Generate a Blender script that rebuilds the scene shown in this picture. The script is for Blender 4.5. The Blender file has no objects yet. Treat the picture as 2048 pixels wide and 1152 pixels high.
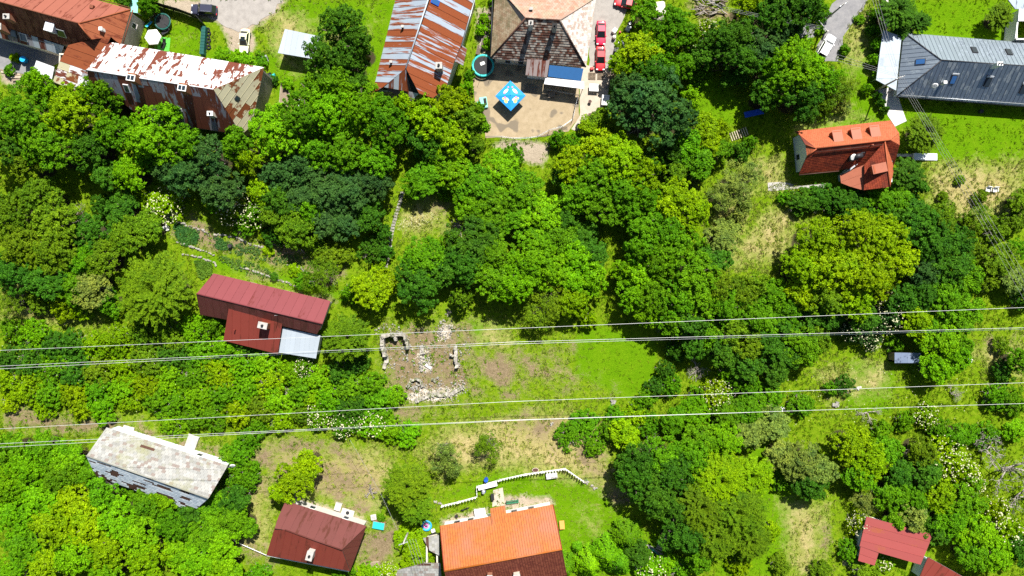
import bpy, bmesh, math, random
import numpy as np
from mathutils import Vector, Matrix
R_ = math.radians
random.seed(7); rng = np.random.default_rng(7)
S = bpy.context.scene
COL = S.collection

# ------------------------------------------------------------------ camera, sky, sun, exposure
CAM_H, PPM = 120.0, 11.4                       # drone height in metres, photo pixels per metre on the ground
cd = bpy.data.cameras.new('camera'); cam = bpy.data.objects.new('camera', cd); COL.objects.link(cam)
cam.location = (0, 0, CAM_H); cam.rotation_euler = (0, 0, 0)
cd.sensor_width = 36; cd.lens = 18 / ((1024 / PPM) / CAM_H); cd.clip_start = 0.5; cd.clip_end = 6000
S.camera = cam
SUN_DIR = Vector((0.34, 0.94, 0)).normalized(); ELEV = R_(53)      # the sun stands beyond the top edge, a little to the right
w = bpy.data.worlds.new('World'); S.world = w; w.use_nodes = True
nt = w.node_tree; bg = nt.nodes['Background']
sky = nt.nodes.new('ShaderNodeTexSky'); sky.sky_type = 'NISHITA'; sky.sun_disc = False
sky.sun_elevation = ELEV; sky.sun_rotation = math.atan2(SUN_DIR.x, SUN_DIR.y)
nt.links.new(sky.outputs[0], bg.inputs[0]); bg.inputs[1].default_value = 0.05
sl = bpy.data.lights.new('sun', 'SUN'); sl.energy = 5.0; sl.angle = R_(0.5); sl.color = (1, 0.965, 0.9)
sun = bpy.data.objects.new('sun', sl); COL.objects.link(sun); sun.location = (60, 120, 160)
sd = Vector((SUN_DIR.x * math.cos(ELEV), SUN_DIR.y * math.cos(ELEV), math.sin(ELEV)))
sun.rotation_euler = sd.to_track_quat('Z', 'Y').to_euler()
S.view_settings.view_transform = 'Standard'; S.view_settings.look = 'None'
S.view_settings.gamma = 1; S.view_settings.use_curve_mapping = False
S.view_settings.exposure = 0.9
S.render.engine = 'CYCLES'; S.cycles.max_bounces = 6; S.cycles.diffuse_bounces = 3; S.cycles.glossy_bounces = 2
S.cycles.transmission_bounces = 3; S.cycles.transparent_max_bounces = 4; S.cycles.use_denoising = False
S.cycles.caustics_reflective = False; S.cycles.caustics_refractive = False

# ------------------------------------------------------------------ helpers
def P(px, py, z=0.0):
    """photo pixel -> world point at height z (the camera looks straight down)"""
    k = (CAM_H - z) / CAM_H / PPM
    return Vector(((px - 1024) * k, (576 - py) * k, z))

def srgb(r, g, b):
    f = lambda c: (c / 255 / 12.92) if c <= 10 else ((c / 255 + 0.055) / 1.055) ** 2.4
    return (f(r) * .6, f(g) * .6, f(b) * .6, 1)          # sunlit colour read from the photograph -> albedo

_mats = {}
class N:
    def __init__(s, mat): s.t = mat.node_tree; s.n = s.t.nodes; s.l = s.t.links; s.b = s.n['Principled BSDF']
    def new(s, ty, **kw):
        x = s.n.new(ty)
        for k, v in kw.items(): setattr(x, k, v)
        return x
    def link(s, a, b): s.l.new(a, b)
    def coord(s, kind='Object', scale=(1, 1, 1)):
        tc = s.new('ShaderNodeTexCoord'); m = s.new('ShaderNodeMapping'); m.inputs['Scale'].default_value = scale
        s.link(tc.outputs[kind], m.inputs[0]); return m.outputs[0]
    def pos(s, scale=(1, 1, 1)):
        g = s.new('ShaderNodeNewGeometry'); m = s.new('ShaderNodeMapping'); m.inputs['Scale'].default_value = scale
        s.link(g.outputs['Position'], m.inputs[0]); return m.outputs[0]
    def noise(s, vec, scale, detail=4, rough=.6):
        x = s.new('ShaderNodeTexNoise'); x.inputs['Scale'].default_value = scale; x.inputs['Detail'].default_value = detail
        x.inputs['Roughness'].default_value = rough; s.link(vec, x.inputs['Vector']); return x.outputs['Fac']
    def ramp(s, fac, *stops):
        x = s.new('ShaderNodeValToRGB'); e = x.color_ramp.elements
        while len(e) < len(stops): e.new(0.5)
        for i, (p, c) in enumerate(stops): e[i].position = p; e[i].color = c if len(c) == 4 else (*c, 1)
        s.link(fac, x.inputs[0]); return x.outputs[0]
    def step(s, fac, lo, hi): return s.ramp(fac, (lo, (0, 0, 0)), (hi, (1, 1, 1)))
    def mix(s, fac, a, b, mode='MIX'):
        x = s.new('ShaderNodeMix', data_type='RGBA', blend_type=mode)
        for sock, v in ((x.inputs[0], fac), (x.inputs[6], a), (x.inputs[7], b)):
            if isinstance(v, (int, float)): sock.default_value = v
            elif isinstance(v, tuple): sock.default_value = v if len(v) == 4 else (*v, 1)
            else: s.link(v, sock)
        return x.outputs[2]
    def math(s, op, a, b=0.0):
        x = s.new('ShaderNodeMath', operation=op)
        for sock, v in ((x.inputs[0], a), (x.inputs[1], b)):
            if isinstance(v, (int, float)): sock.default_value = v
            else: s.link(v, sock)
        return x.outputs[0]
    def bump(s, h, st=.3, d=.1):
        x = s.new('ShaderNodeBump'); x.inputs['Strength'].default_value = st; x.inputs['Distance'].default_value = d
        s.link(h, x.inputs['Height']); s.link(x.outputs[0], s.b.inputs['Normal'])
    def base(s, c):
        if isinstance(c, tuple): s.b.inputs['Base Color'].default_value = c
        else: s.link(c, s.b.inputs['Base Color'])
    def rnd(s): return s.new('ShaderNodeObjectInfo').outputs['Random']
    def island(s): return s.new('ShaderNodeNewGeometry').outputs['Random Per Island']

def newmat(name, rough=.7, metal=0.0, spec=.3):
    m = bpy.data.materials.new(name); m.use_nodes = True; n = N(m)
    n.b.inputs['Roughness'].default_value = rough; n.b.inputs['Metallic'].default_value = metal
    n.b.inputs['Specular IOR Level'].default_value = spec
    _mats[name] = m; return m, n

def plain(name, col, rough=.6, metal=0.0, var=.25, scale=1.5, spec=.3):
    """one colour with a little grime"""
    if name in _mats: return _mats[name]
    m, n = newmat(name, rough, metal, spec)
    f = n.noise(n.pos(), scale, 5, .65)
    d = tuple(c * (1 - var) for c in col[:3]) + (1,); u = tuple(min(1, c * (1 + var * .5)) for c in col[:3]) + (1,)
    n.base(n.ramp(f, (.3, d), (.7, u))); return m

def sheet_mat(name, paint, paint2, rust, amount, stretch=(2.2, .35), rough=.5, metal=0.0, jitter=.18, edge=.04, rust2=None, spec=.3):
    """sheet metal: paint with rust that runs down the slope; how much differs from sheet to sheet"""
    m, n = newmat(name, rough, metal, spec)
    uv = n.coord('UV', (stretch[0], stretch[1], 1)); uv1 = n.coord('UV')
    r = n.rnd(); off = n.new('ShaderNodeVectorMath', operation='ADD'); n.link(uv, off.inputs[0])
    cx = n.new('ShaderNodeCombineXYZ'); n.link(n.math('MULTIPLY', r, 37.0), cx.inputs[0]); n.link(n.math('MULTIPLY', r, 91.0), cx.inputs[1])
    n.link(cx.outputs[0], off.inputs[1])
    a = n.noise(off.outputs[0], .9, 6, .62)
    a = n.math('ADD', a, n.math('MULTIPLY', n.math('SUBTRACT', r, .5), jitter))
    t = 1 - amount
    k = n.step(a, t - edge, t + edge)
    fine = n.noise(uv1, 9, 4, .7)
    pc = n.mix(n.noise(uv1, .5, 3), paint, paint2)
    pc = n.mix(n.math('MULTIPLY', r, .35), pc, tuple(c * .72 for c in paint[:3]))
    rc = n.ramp(fine, (.3, tuple(c * .6 for c in rust[:3])), (.55, rust), (.8, rust2 or tuple(min(1, c * 1.4) for c in rust[:3])))
    n.base(n.mix(k, pc, rc))
    n.link(n.mix(k, (rough,) * 3, (.9,) * 3), n.b.inputs['Roughness'])
    n.bump(fine, .15, .03); return m

def tile_mat(name, cols, rough=.8, dirt=None, dirt_amt=.4, dscale=.6):
    """tiles: one colour per tile (random per island) with lichen and patches of a second tone"""
    m, n = newmat(name, rough)
    isl = n.island(); k = len(cols)
    c = n.ramp(isl, *[((i + .0) / k, q) for i, q in enumerate(cols)]); n.n[-1].color_ramp.interpolation = 'CONSTANT'
    if dirt:
        f = n.noise(n.pos(), dscale, 5, .7)
        c = n.mix(n.step(f, .62 - dirt_amt * .4, .80 - dirt_amt * .4), c, dirt)
    c = n.mix(n.noise(n.pos(), 6, 3), c, (.5, .5, .5), 'MULTIPLY') if False else c
    n.base(c); n.bump(n.noise(n.pos(), 8, 4), .2, .03); return m

def link(o, parent=None):
    COL.objects.link(o)
    if parent is not None: o.parent = parent
    return o

def tag(o, label=None, cat=None, group=None, kind=None):
    if label: o['label'] = label
    if cat: o['category'] = cat
    if group: o['group'] = group
    if kind: o['kind'] = kind
    return o

def thing(name, label, cat, loc=(0, 0, 0), rot=0.0, group=None):
    o = bpy.data.objects.new(name, None); o.empty_display_size = .5; link(o)
    o.location = loc; o.rotation_euler = (0, 0, rot)
    return tag(o, label, cat, group)

def mesh_obj(name, verts, faces, mat, parent=None, uvs=None, smooth=False):
    me = bpy.data.meshes.new(name); me.from_pydata([tuple(v) for v in verts], [], faces)
    if uvs is not None:
        uvl = me.uv_layers.new(name='UVMap')
        for lp in me.loops: uvl.data[lp.index].uv = uvs[lp.vertex_index]
    me.materials.append(mat)
    if smooth: me.shade_smooth()
    me.update()
    return link(bpy.data.objects.new(name, me), parent)

def np_mesh(name, V, F, mat, cols=None, k=4):
    """fast mesh from numpy: F is (n,k)"""
    me = bpy.data.meshes.new(name); nv, nf = len(V), len(F)
    me.vertices.add(nv); me.vertices.foreach_set('co', np.ascontiguousarray(V, np.float32).ravel())
    me.loops.add(nf * k); me.loops.foreach_set('vertex_index', np.ascontiguousarray(F, np.int32).ravel())
    me.polygons.add(nf); me.polygons.foreach_set('loop_start', np.arange(0, nf * k, k, dtype=np.int32))
    me.polygons.foreach_set('loop_total', np.full(nf, k, np.int32))
    if cols is not None:
        a = me.color_attributes.new('Col', 'FLOAT_COLOR', 'POINT'); a.data.foreach_set('color', np.ascontiguousarray(cols, np.float32).ravel())
    me.materials.append(mat); me.update(calc_edges=True); return me

_mc = {}
def bm_mesh(key, build, mat):
    k = (key, mat.name)
    if k not in _mc:
        bm = bmesh.new(); build(bm); me = bpy.data.meshes.new(str(key[0])); bm.to_mesh(me); bm.free(); me.materials.append(mat); _mc[k] = me
    return _mc[k]
def box(parent, name, size, loc, mat, rot=(0, 0, 0), bevel=.02, taper=None):
    size = tuple(round(s, 3) for s in size)
    def b(bm):
        bmesh.ops.create_cube(bm, size=1)
        for v in bm.verts:
            if taper and v.co.z > 0: v.co.x *= taper; v.co.y *= taper
            v.co = Vector((v.co.x * size[0], v.co.y * size[1], v.co.z * size[2]))
        if bevel: bmesh.ops.bevel(bm, geom=bm.edges[:], offset=min(bevel, min(size) * .3), segments=1, affect='EDGES')
    o = link(bpy.data.objects.new(name, bm_mesh(('box', size, bevel, taper), b, mat)), parent)
    o.location = loc; o.rotation_euler = rot if not isinstance(rot, (int, float)) else (0, 0, rot); return o
def cyl(parent, name, r, h, loc, mat, rot=(0, 0, 0), n=16, r2=None):
    def b(bm):
        bmesh.ops.create_cone(bm, cap_ends=True, segments=n, radius1=r, radius2=r if r2 is None else r2, depth=h)
        for f in bm.faces: f.smooth = len(f.verts) == 4
    o = link(bpy.data.objects.new(name, bm_mesh(('cyl', round(r, 3), round(h, 3), n, r2), b, mat)), parent)
    o.location = loc; o.rotation_euler = rot; return o
def ring(parent, name, R, r, loc, mat, rot=(0, 0, 0), n=28, m=8, flat=1.0):
    V = []; F = []
    for i in range(n):
        a = 2 * math.pi * i / n
        for j in range(m):
            b = 2 * math.pi * j / m; q = R + r * math.cos(b)
            V.append((q * math.cos(a), q * math.sin(a), r * flat * math.sin(b)))
            F.append((i * m + j, ((i + 1) % n) * m + j, ((i + 1) % n) * m + (j + 1) % m, i * m + (j + 1) % m))
    o = mesh_obj(name, V, F, mat, parent, smooth=True); o.location = loc; o.rotation_euler = rot; return o
def tube_geo(pts, radii, n=6):
    V = []; F = []; pts = [Vector(p) for p in pts]
    for i, p in enumerate(pts):
        d = (pts[min(i + 1, len(pts) - 1)] - pts[max(i - 1, 0)]).normalized()
        a = d.orthogonal().normalized(); b = d.cross(a)
        for j in range(n):
            t = 2 * math.pi * j / n; V.append(p + (a * math.cos(t) + b * math.sin(t)) * radii[i])
    for i in range(len(pts) - 1):
        for j in range(n): F.append((i * n + j, i * n + (j + 1) % n, (i + 1) * n + (j + 1) % n, (i + 1) * n + j))
    F.append(tuple(range(n))[::-1]); F.append(tuple((len(pts) - 1) * n + j for j in range(n)))
    return V, F
def tube(parent, name, pts, r, mat, n=6):
    rr = r if isinstance(r, (list, tuple)) else [r] * len(pts)
    V, F = tube_geo(pts, rr, n); return mesh_obj(name, V, F, mat, parent, smooth=True)
def prism(parent, name, pts, z0, z1, mat):
    """vertical prism over world xy points"""
    n = len(pts); V = [(p[0], p[1], z0) for p in pts] + [(p[0], p[1], z1) for p in pts]
    a = sum(pts[i][0] * pts[(i + 1) % n][1] - pts[(i + 1) % n][0] * pts[i][1] for i in range(n))
    F = [tuple(range(n, 2 * n)), tuple(range(n))[::-1]] + [(i, (i + 1) % n, n + (i + 1) % n, n + i) for i in range(n)]
    if a < 0: F = [f[::-1] for f in F]
    return mesh_obj(name, V, F, mat, parent)

# ------------------------------------------------------------------ polygons in the plane
def clip_half(poly, n, d):
    """keep n.p <= d"""
    out = []
    for i in range(len(poly)):
        a, b = poly[i], poly[(i + 1) % len(poly)]
        da, db = n[0] * a[0] + n[1] * a[1] - d, n[0] * b[0] + n[1] * b[1] - d
        if da <= 0: out.append(a)
        if (da < 0 < db) or (db < 0 < da):
            t = da / (da - db); out.append((a[0] + (b[0] - a[0]) * t, a[1] + (b[1] - a[1]) * t))
    return out
def area2(p): return sum(p[i][0] * p[(i + 1) % len(p)][1] - p[(i + 1) % len(p)][0] * p[i][1] for i in range(len(p))) / 2
def clip_convex(poly, win):
    s = 1 if area2(win) > 0 else -1
    for i in range(len(win)):
        a, b = win[i], win[(i + 1) % len(win)]
        n = ((b[1] - a[1]) * s, -(b[0] - a[0]) * s); poly = clip_half(poly, n, n[0] * a[0] + n[1] * a[1])
        if len(poly) < 3: return []
    return poly

# ------------------------------------------------------------------ roofs and walls
class Face:
    """a roof plane: corners are photo pixels; the first three that carry a height fix the plane, the rest are met by their rays"""
    def __init__(s, corners):
        k = [P(*c) for c in corners if len(c) == 3][:3]
        n = (k[1] - k[0]).cross(k[2] - k[0]).normalized()
        if n.z < 0: n = -n
        s.n = n; s.o = k[0]; C = Vector((0, 0, CAM_H)); s.v = []
        for c in corners:
            q = P(c[0], c[1], 0) - C; t = n.dot(s.o - C) / n.dot(q); s.v.append(C + q * t)
        u = Vector((0, 0, 1)).cross(n)
        s.U = u.normalized() if u.length > 1e-3 else Vector((1, 0, 0)); s.V = n.cross(s.U).normalized()
        s.uv = [((p - s.o).dot(s.U), (p - s.o).dot(s.V)) for p in s.v]
        if area2(s.uv) < 0: s.uv = s.uv[::-1]; s.v = s.v[::-1]
    def at(s, u, v, h=0): return s.o + s.U * u + s.V * v + s.n * h
    def z(s, x, y): return s.o.z - (s.n.x * (x - s.o.x) + s.n.y * (y - s.o.y)) / s.n.z
    def hit(s, px, py, h=0):
        C = Vector((0, 0, CAM_H)); q = P(px, py, 0) - C; return C + q * (s.n.dot(s.o - C) / s.n.dot(q)) + s.n * h
    def slab(s, parent, name, mat, top=0.0, th=.12, poly=None):
        poly = poly or s.uv; n = len(poly)
        V = [s.at(u, v, top) for u, v in poly] + [s.at(u, v, top - th) for u, v in poly]
        F = [tuple(range(n)), tuple(range(2 * n - 1, n - 1, -1))] + [((i + 1) % n, i, n + i, n + (i + 1) % n) for i in range(n)]
        return mesh_obj(name, V, F, mat, parent, uvs=[tuple(p) for p in poly] * 2)

def sheets(deck, f, width, mat, name='roof_sheet', row=None, along='v', th=.025, lift=.03, seam=.045, rnd=None, flip=0.0):
    """cover a roof plane with separate sheets (each its own object, a child of the roof)"""
    rn = rnd or random.Random(len(bpy.data.objects))
    ax = (1, 0) if along == 'v' else (0, 1)
    if flip: ax = (math.cos(flip), math.sin(flip))
    bx = (-ax[1], ax[0])
    pr = [p[0] * ax[0] + p[1] * ax[1] for p in f.uv]; lo, hi = min(pr), max(pr)
    n = max(1, round((hi - lo) / width)); wd = (hi - lo) / n
    mats = mat if isinstance(mat, list) else [mat]
    for i in range(n):
        a, b = lo + i * wd, lo + (i + 1) * wd
        q = clip_half(clip_half(f.uv, ax, b - .004), (-ax[0], -ax[1]), -a - .004)
        if len(q) < 3 or abs(area2(q)) < .05: continue
        parts = [q]
        if row:
            parts = []; pv = [p[0] * bx[0] + p[1] * bx[1] for p in q]; c = min(pv) - rn.uniform(0, row * .6)
            while c < max(pv):
                d = c + row * rn.uniform(.85, 1.15)
                p2 = clip_half(clip_half(q, bx, d - .004), (-bx[0], -bx[1]), -c - .004)
                if len(p2) >= 3 and abs(area2(p2)) > .05: parts.append(p2)
                c = d
        for p in parts:
            h = lift + rn.uniform(0, .012); V = []; F = []; UV = []
            k = len(p)
            for hh in (h, h - th):
                for (u, v) in p: V.append(f.at(u, v, hh)); UV.append((u * ax[0] + v * ax[1], u * bx[0] + v * bx[1]))
            F += [tuple(range(k)), tuple(range(2 * k - 1, k - 1, -1))] + [((j + 1) % k, j, k + j, k + (j + 1) % k) for j in range(k)]
            if seam:
                sq = clip_half(p, ax, a + .05)
                if len(sq) >= 3 and abs(area2(sq)) > .004:
                    k2 = len(sq); s0 = len(V)
                    for hh in (h + seam, h + .001):
                        for (u, v) in sq: V.append(f.at(u, v, hh)); UV.append((u * ax[0] + v * ax[1], u * bx[0] + v * bx[1]))
                    F += [tuple(range(s0, s0 + k2))] + [(s0 + (j + 1) % k2, s0 + j, s0 + k2 + j, s0 + k2 + (j + 1) % k2) for j in range(k2)]
            mesh_obj(name, V, F, rn.choice(mats), deck, uvs=UV)

def tiles(deck, f, tw, th_, mat, name='tile_courses', thick=.05, rnd=None, stagger=.5, lift=.02, gap=.02, missing=0.0):
    """small tiles in courses: too small to pick apart, one mesh with every tile in it"""
    rn = rnd or random.Random(3); us = [p[0] for p in f.uv]; vs = [p[1] for p in f.uv]
    V = []; F = []; r = 0; v = min(vs) - .01; st = [0]
    def lost(u, v):
        # slates slip in short runs, more of them near the eaves
        if st[0] > 0: st[0] -= 1; return True
        low = 1 - (v - min(vs)) / (max(vs) - min(vs)); k = missing * (.35 + 2.2 * max(0, low - .45))
        if math.sin(u * .8 + 1) * math.sin(u * .33) > .25 and low > .6: k = .75 * min(1, missing * 6)
        if rn.random() < k: st[0] = rn.choice((0, 1, 2, 3)); return True
        return False
    while v < max(vs):
        u = min(us) - (stagger * tw if r % 2 else 0)
        while u < max(us):
            q = clip_convex([(u + gap / 2, v), (u + tw - gap / 2, v), (u + tw - gap / 2, v + th_ * 1.02), (u + gap / 2, v + th_ * 1.02)], f.uv)
            if len(q) >= 3 and abs(area2(q)) > .01 and not (missing and lost(u, v)):
                s = len(V); k = len(q); j = rn.uniform(0, .012)
                top = [f.at(a, b, lift + j + thick * (1 - (b - v) / th_)) for a, b in q]
                bot = [f.at(a, b, lift - .01) for a, b in q]
                V += top + bot
                F += [tuple(range(s, s + k))] + [(s + (i + 1) % k, s + i, s + k + i, s + k + (i + 1) % k) for i in range(k)]
            u += tw
        v += th_; r += 1
    return tag(mesh_obj(name, V, F, mat, deck), kind='stuff')

def inset(poly, d):
    n = len(poly); s = 1 if area2(poly) > 0 else -1; out = []
    for i in range(n):
        a, b, c = Vector(poly[i - 1]), Vector(poly[i]), Vector(poly[(i + 1) % n])
        e1 = (b - a).normalized(); e2 = (c - b).normalized()
        n1 = Vector((-e1.y, e1.x)) * s; n2 = Vector((-e2.y, e2.x)) * s
        m = (n1 + n2); k = d / max(.3, 1 + n1.dot(n2)) ; out.append(tuple(b + m * k))
    return out

def walls(parent, outline, faces, mat, ins=.35, cut=.16, base=None, zmax=None, window=None, wmat=None, name='wall', th=.25):
    """walls under the roof, following the underside of its planes; outline in world xy"""
    po = inset(outline, ins); n = len(po); s = 1 if area2(po) > 0 else -1
    for i in range(n):
        a, b = Vector(po[i]), Vector(po[(i + 1) % n]); L = (b - a).length
        if L < .3: continue
        e = (b - a) / L; nn = Vector((-e.y, e.x)) * s * th          # inwards
        k = max(2, int(L / .7) + 1); V = []; F = []
        for j in range(k + 1):
            q = a + e * (L * j / k)
            zt = min([f.z(q.x, q.y) for f in faces] + ([zmax] if zmax else [])) - cut
            zt = max(zt, .3); q2 = q + nn
            V += [(q.x, q.y, 0), (q.x, q.y, zt), (q2.x, q2.y, zt), (q2.x, q2.y, 0)]
        for j in range(k):
            c = 4 * j
            F += [(c, c + 4, c + 5, c + 1), (c + 1, c + 5, c + 6, c + 2), (c + 2, c + 6, c + 7, c + 3)]
        F += [(0, 1, 2, 3), (4 * k + 3, 4 * k + 2, 4 * k + 1, 4 * k)]
        if s < 0: F = [f[::-1] for f in F]
        mesh_obj(name, V, F, mat, parent)
        if window and (i in window):
            for (t, zc, ww, wh) in window[i]:
                q = a + e * (L * t) - nn.normalized() * .03; ang = math.atan2(e.y, e.x)
                fr = box(parent, 'window', (ww + .16, .07, wh + .16), (q.x, q.y, zc), M['white'], (0, 0, ang), .015)
                g = -nn.normalized()
                box(fr, 'pane', (ww, .03, wh), (0, -.035 * s * 1.0 if True else 0, 0), M['glass'], bevel=0)
                box(fr, 'sill', (ww + .3, .2, .06), (0, -.08 * s, -wh / 2 - .1), M['conc'], bevel=.01)

def outline_at(pts, z): return [tuple(P(x, y, z).xy) for x, y in pts]

def ridge(parent, a, b, mat, r=.11, name='ridge_cap'):
    a, b = Vector(a), Vector(b); return tube(parent, name, [a, b], r, mat, 8)

def chimney(parent, f, px, py, size, h, mat, capmat=None, rot=0.0, pots=1):
    p = f.hit(px, py) if isinstance(f, Face) else P(px, py, f)
    c = box(parent, 'chimney', (size[0], size[1], h + .8), (p.x, p.y, p.z + h / 2 - .4), mat, rot, .03)
    box(c, 'cap', (size[0] + .1, size[1] + .1, .1), (0, 0, h / 2 + .45), M['soot'] if capmat is M['soot'] else M['white'] if capmat is M['white'] else M['conc'], bevel=.02)
    for i in range(pots):
        cyl(c, 'flue', min(size) * .2, .3, ((i - (pots - 1) / 2) * size[0] * .5, 0, h / 2 + .65), M['soot'], n=10)
    return c

def skylight(parent, f, px, py, wd, ln, frame, glass, ang=None):
    """roof window lying on a roof plane"""
    p = f.hit(px, py, .1); m = Matrix((f.U, f.V, f.n)).transposed().to_4x4(); m.translation = p
    o = box(parent, 'roof_window', (wd, ln, .2), (0, 0, 0), frame, bevel=.02); o.matrix_basis = m
    box(o, 'pane', (wd - .2, ln - .2, .03), (0, 0, .1), glass, bevel=0); return o

def rebase(root, loc):
    loc = Vector(loc); root.location = loc
    for c in root.children: c.matrix_parent_inverse = Matrix.Translation(-loc)

# ------------------------------------------------------------------ materials
M = {}
M['white'] = plain('white paint', (.78, .77, .74, 1), .55, var=.08)
M['cream'] = plain('cream plaster', (.66, .6, .5, 1), .85, var=.15)
M['plaster'] = plain('grey plaster', (.36, .33, .29, 1), .9, var=.3, scale=.7)
M['bluewhite'] = plain('white render', (.72, .76, .78, 1), .8, var=.1)
M['conc'] = plain('concrete', (.42, .40, .37, 1), .9, var=.25, scale=2)
M['lightconc'] = plain('light concrete', (.54, .51, .46, 1), .85, var=.1, scale=2)
M['soot'] = plain('soot', (.02, .02, .02, 1), .8)
M['black'] = plain('black plastic', (.012, .012, .014, 1), .5)
M['rubber'] = plain('rubber', (.016, .016, .017, 1), .85)
M['dark'] = plain('dark metal', (.04, .04, .045, 1), .5, .3)
M['steel'] = plain('galvanised steel', (.5, .52, .54, 1), .4, .5, var=.15)
M['wire'] = plain('aluminium wire', (.62, .62, .62, 1), .5, .2, var=.05)
M['wood'] = plain('weathered wood', (.26, .2, .14, 1), .85, var=.4, scale=5)
M['palewood'] = plain('pale wood', (.5, .42, .32, 1), .85, var=.3, scale=5)
M['brown'] = plain('brown paint', (.09, .04, .03, 1), .6)
M['bark'] = plain('bark', (.14, .11, .085, 1), .95, var=.4, scale=4)
M['deadwood'] = plain('dead wood', (.36, .32, .28, 1), .95, var=.3, scale=4)
M['brick'] = plain('brick chimney', (.34, .15, .09, 1), .9, var=.35, scale=7)
M['rustbox'] = plain('rusty tin', (.26, .1, .045, 1), .85, var=.45, scale=4)
M['red'] = plain('red plastic', (.6, .03, .03, 1), .4, var=.1)
M['blue'] = plain('blue plastic', (.02, .09, .5, 1), .4, var=.1)
M['brightblue'] = plain('bright blue plastic', (.02, .36, .75, 1), .4, var=.1)
M['teal'] = plain('teal plastic', (.03, .45, .42, 1), .45, var=.15)
M['green'] = plain('green paint', (.03, .2, .1, 1), .5, var=.2)
M['darkgreen'] = plain('dark green paint', (.012, .09, .075, 1), .5, var=.2)
M['limegreen'] = plain('lime plastic', (.1, .5, .06, 1), .5)
M['orangewood'] = plain('orange table top', (.68, .3, .08, 1), .6, var=.15)
M['yellow'] = plain('yellow plastic', (.7, .5, .03, 1), .5)
M['stone'] = plain('pale rubble stone', (.30, .285, .25, 1), .95, var=.4, scale=3)
m, n = newmat('lime mortar', .95); _a = n.noise(n.pos(), 2.2, 5, .7); _b = n.noise(n.pos(), .8, 4, .7)
n.base(n.mix(n.step(_b, .5, .62), n.ramp(_a, (.3, (.16, .14, .11)), (.5, (.36, .33, .28)), (.72, (.52, .49, .43))), (.09, .11, .03))); n.bump(_a, .8, .15); M['mortar'] = m
M['trampoline'] = plain('black mat', (.03, .03, .032, 1), .8)
m, n = newmat('window glass', .08, 0, .6); n.base((.02, .03, .04, 1)); M['glass'] = m
m, n = newmat('blue glass', .05, 0, .8); n.base((.03, .1, .26, 1)); M['blueglass'] = m
m, n = newmat('car glass', .06, 0, .6); n.base((.015, .02, .022, 1)); M['carglass'] = m
def carpaint(name, c):
    m, n = newmat(name, .42, 0, .4); n.base(c); n.b.inputs['Coat Weight'].default_value = .15; n.b.inputs['Coat Roughness'].default_value = .08; return m

RUST = (.24, .085, .035, 1)
M['brown_sheet'] = sheet_mat('red-brown sheet', srgb(170, 98, 80), srgb(182, 108, 90), srgb(140, 72, 54), .40, (1.2, .5), .55)
M['brown_old'] = sheet_mat('old brown sheet', srgb(172, 104, 76), srgb(156, 92, 68), srgb(134, 76, 54), .5, (1.5, .6), .75)
M['orange_sheet'] = sheet_mat('orange-brown sheet', srgb(186, 104, 62), srgb(168, 90, 56), srgb(138, 66, 40), .42, (1.2, .4), .6)
M['white_rust'] = sheet_mat('white sheet with rust', (.72, .7, .69, 1), (.6, .58, .58, 1), srgb(132, 70, 52), .465, (1.5, .55), .6, jitter=.20, edge=.02)
M['rust_white'] = sheet_mat('rusted sheet with paint left', srgb(196, 196, 204), srgb(164, 162, 168), srgb(148, 84, 60), .56, (1.6, .3), .8, jitter=.3, edge=.025)
M['beige_rust'] = sheet_mat('cream sheet with rust', srgb(236, 228, 190), srgb(214, 206, 168), srgb(146, 82, 40), .42, (.8, .6), .7, jitter=.35, edge=.03)
M['tin_rust'] = sheet_mat('galvanised sheet with rust runs', srgb(206, 218, 230), srgb(172, 188, 206), srgb(166, 86, 46), .53, (2.4, .16), .5, jitter=.30, edge=.025, rust2=srgb(186, 110, 66))
M['tin_clean'] = sheet_mat('galvanised sheet', srgb(222, 232, 240), srgb(205, 218, 230), srgb(170, 166, 160), .22, (1.5, .3), .45)
M['grey_seam'] = sheet_mat('grey-blue seam sheet', (.32, .37, .42, 1), (.30, .35, .40, 1), (.29, .335, .38, 1), .4, (1, .5), .5, metal=1.0, jitter=.1, spec=.5)
M['pink_sheet'] = sheet_mat('pink-red sheet', srgb(156, 78, 82), srgb(148, 72, 76), srgb(136, 64, 62), .32, (.9, .4), .6)
M['red_sheet'] = sheet_mat('red sheet', srgb(160, 72, 58), srgb(148, 64, 52), srgb(124, 56, 40), .4, (1.0, .35), .6)
M['maroon_sheet'] = sheet_mat('maroon sheet', srgb(130, 66, 60), srgb(118, 60, 54), srgb(108, 58, 46), .42, (1.1, .35), .55)
M['coral_sheet'] = sheet_mat('coral sheet', srgb(196, 98, 94), srgb(188, 92, 86), srgb(192, 104, 74), .32, (.5, .3), .6)
M['porch_sheet'] = sheet_mat('flaked porch sheet', srgb(176, 160, 156), srgb(160, 146, 142), srgb(120, 62, 46), .5, (3, .3), .7, edge=.02)
M['white_sheet'] = sheet_mat('white sheet', (.76, .76, .77, 1), (.7, .71, .73, 1), (.5, .48, .45, 1), .25, (1, .4), .5)
M['slate'] = tile_mat('weathered asbestos slate', [srgb(178, 177, 172), srgb(194, 193, 188), srgb(164, 163, 158), srgb(186, 184, 178), srgb(172, 171, 160), srgb(190, 189, 184), srgb(176, 176, 172), srgb(160, 146, 138)], .85, srgb(168, 168, 128), .26, .2)
M['slate_blue'] = tile_mat('pale slate', [(.5, .56, .61, 1), (.42, .48, .54, 1), (.55, .6, .64, 1)], .7)
M['slate_loss'] = plain('bare brown lath', srgb(104, 72, 58), .9)
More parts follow.
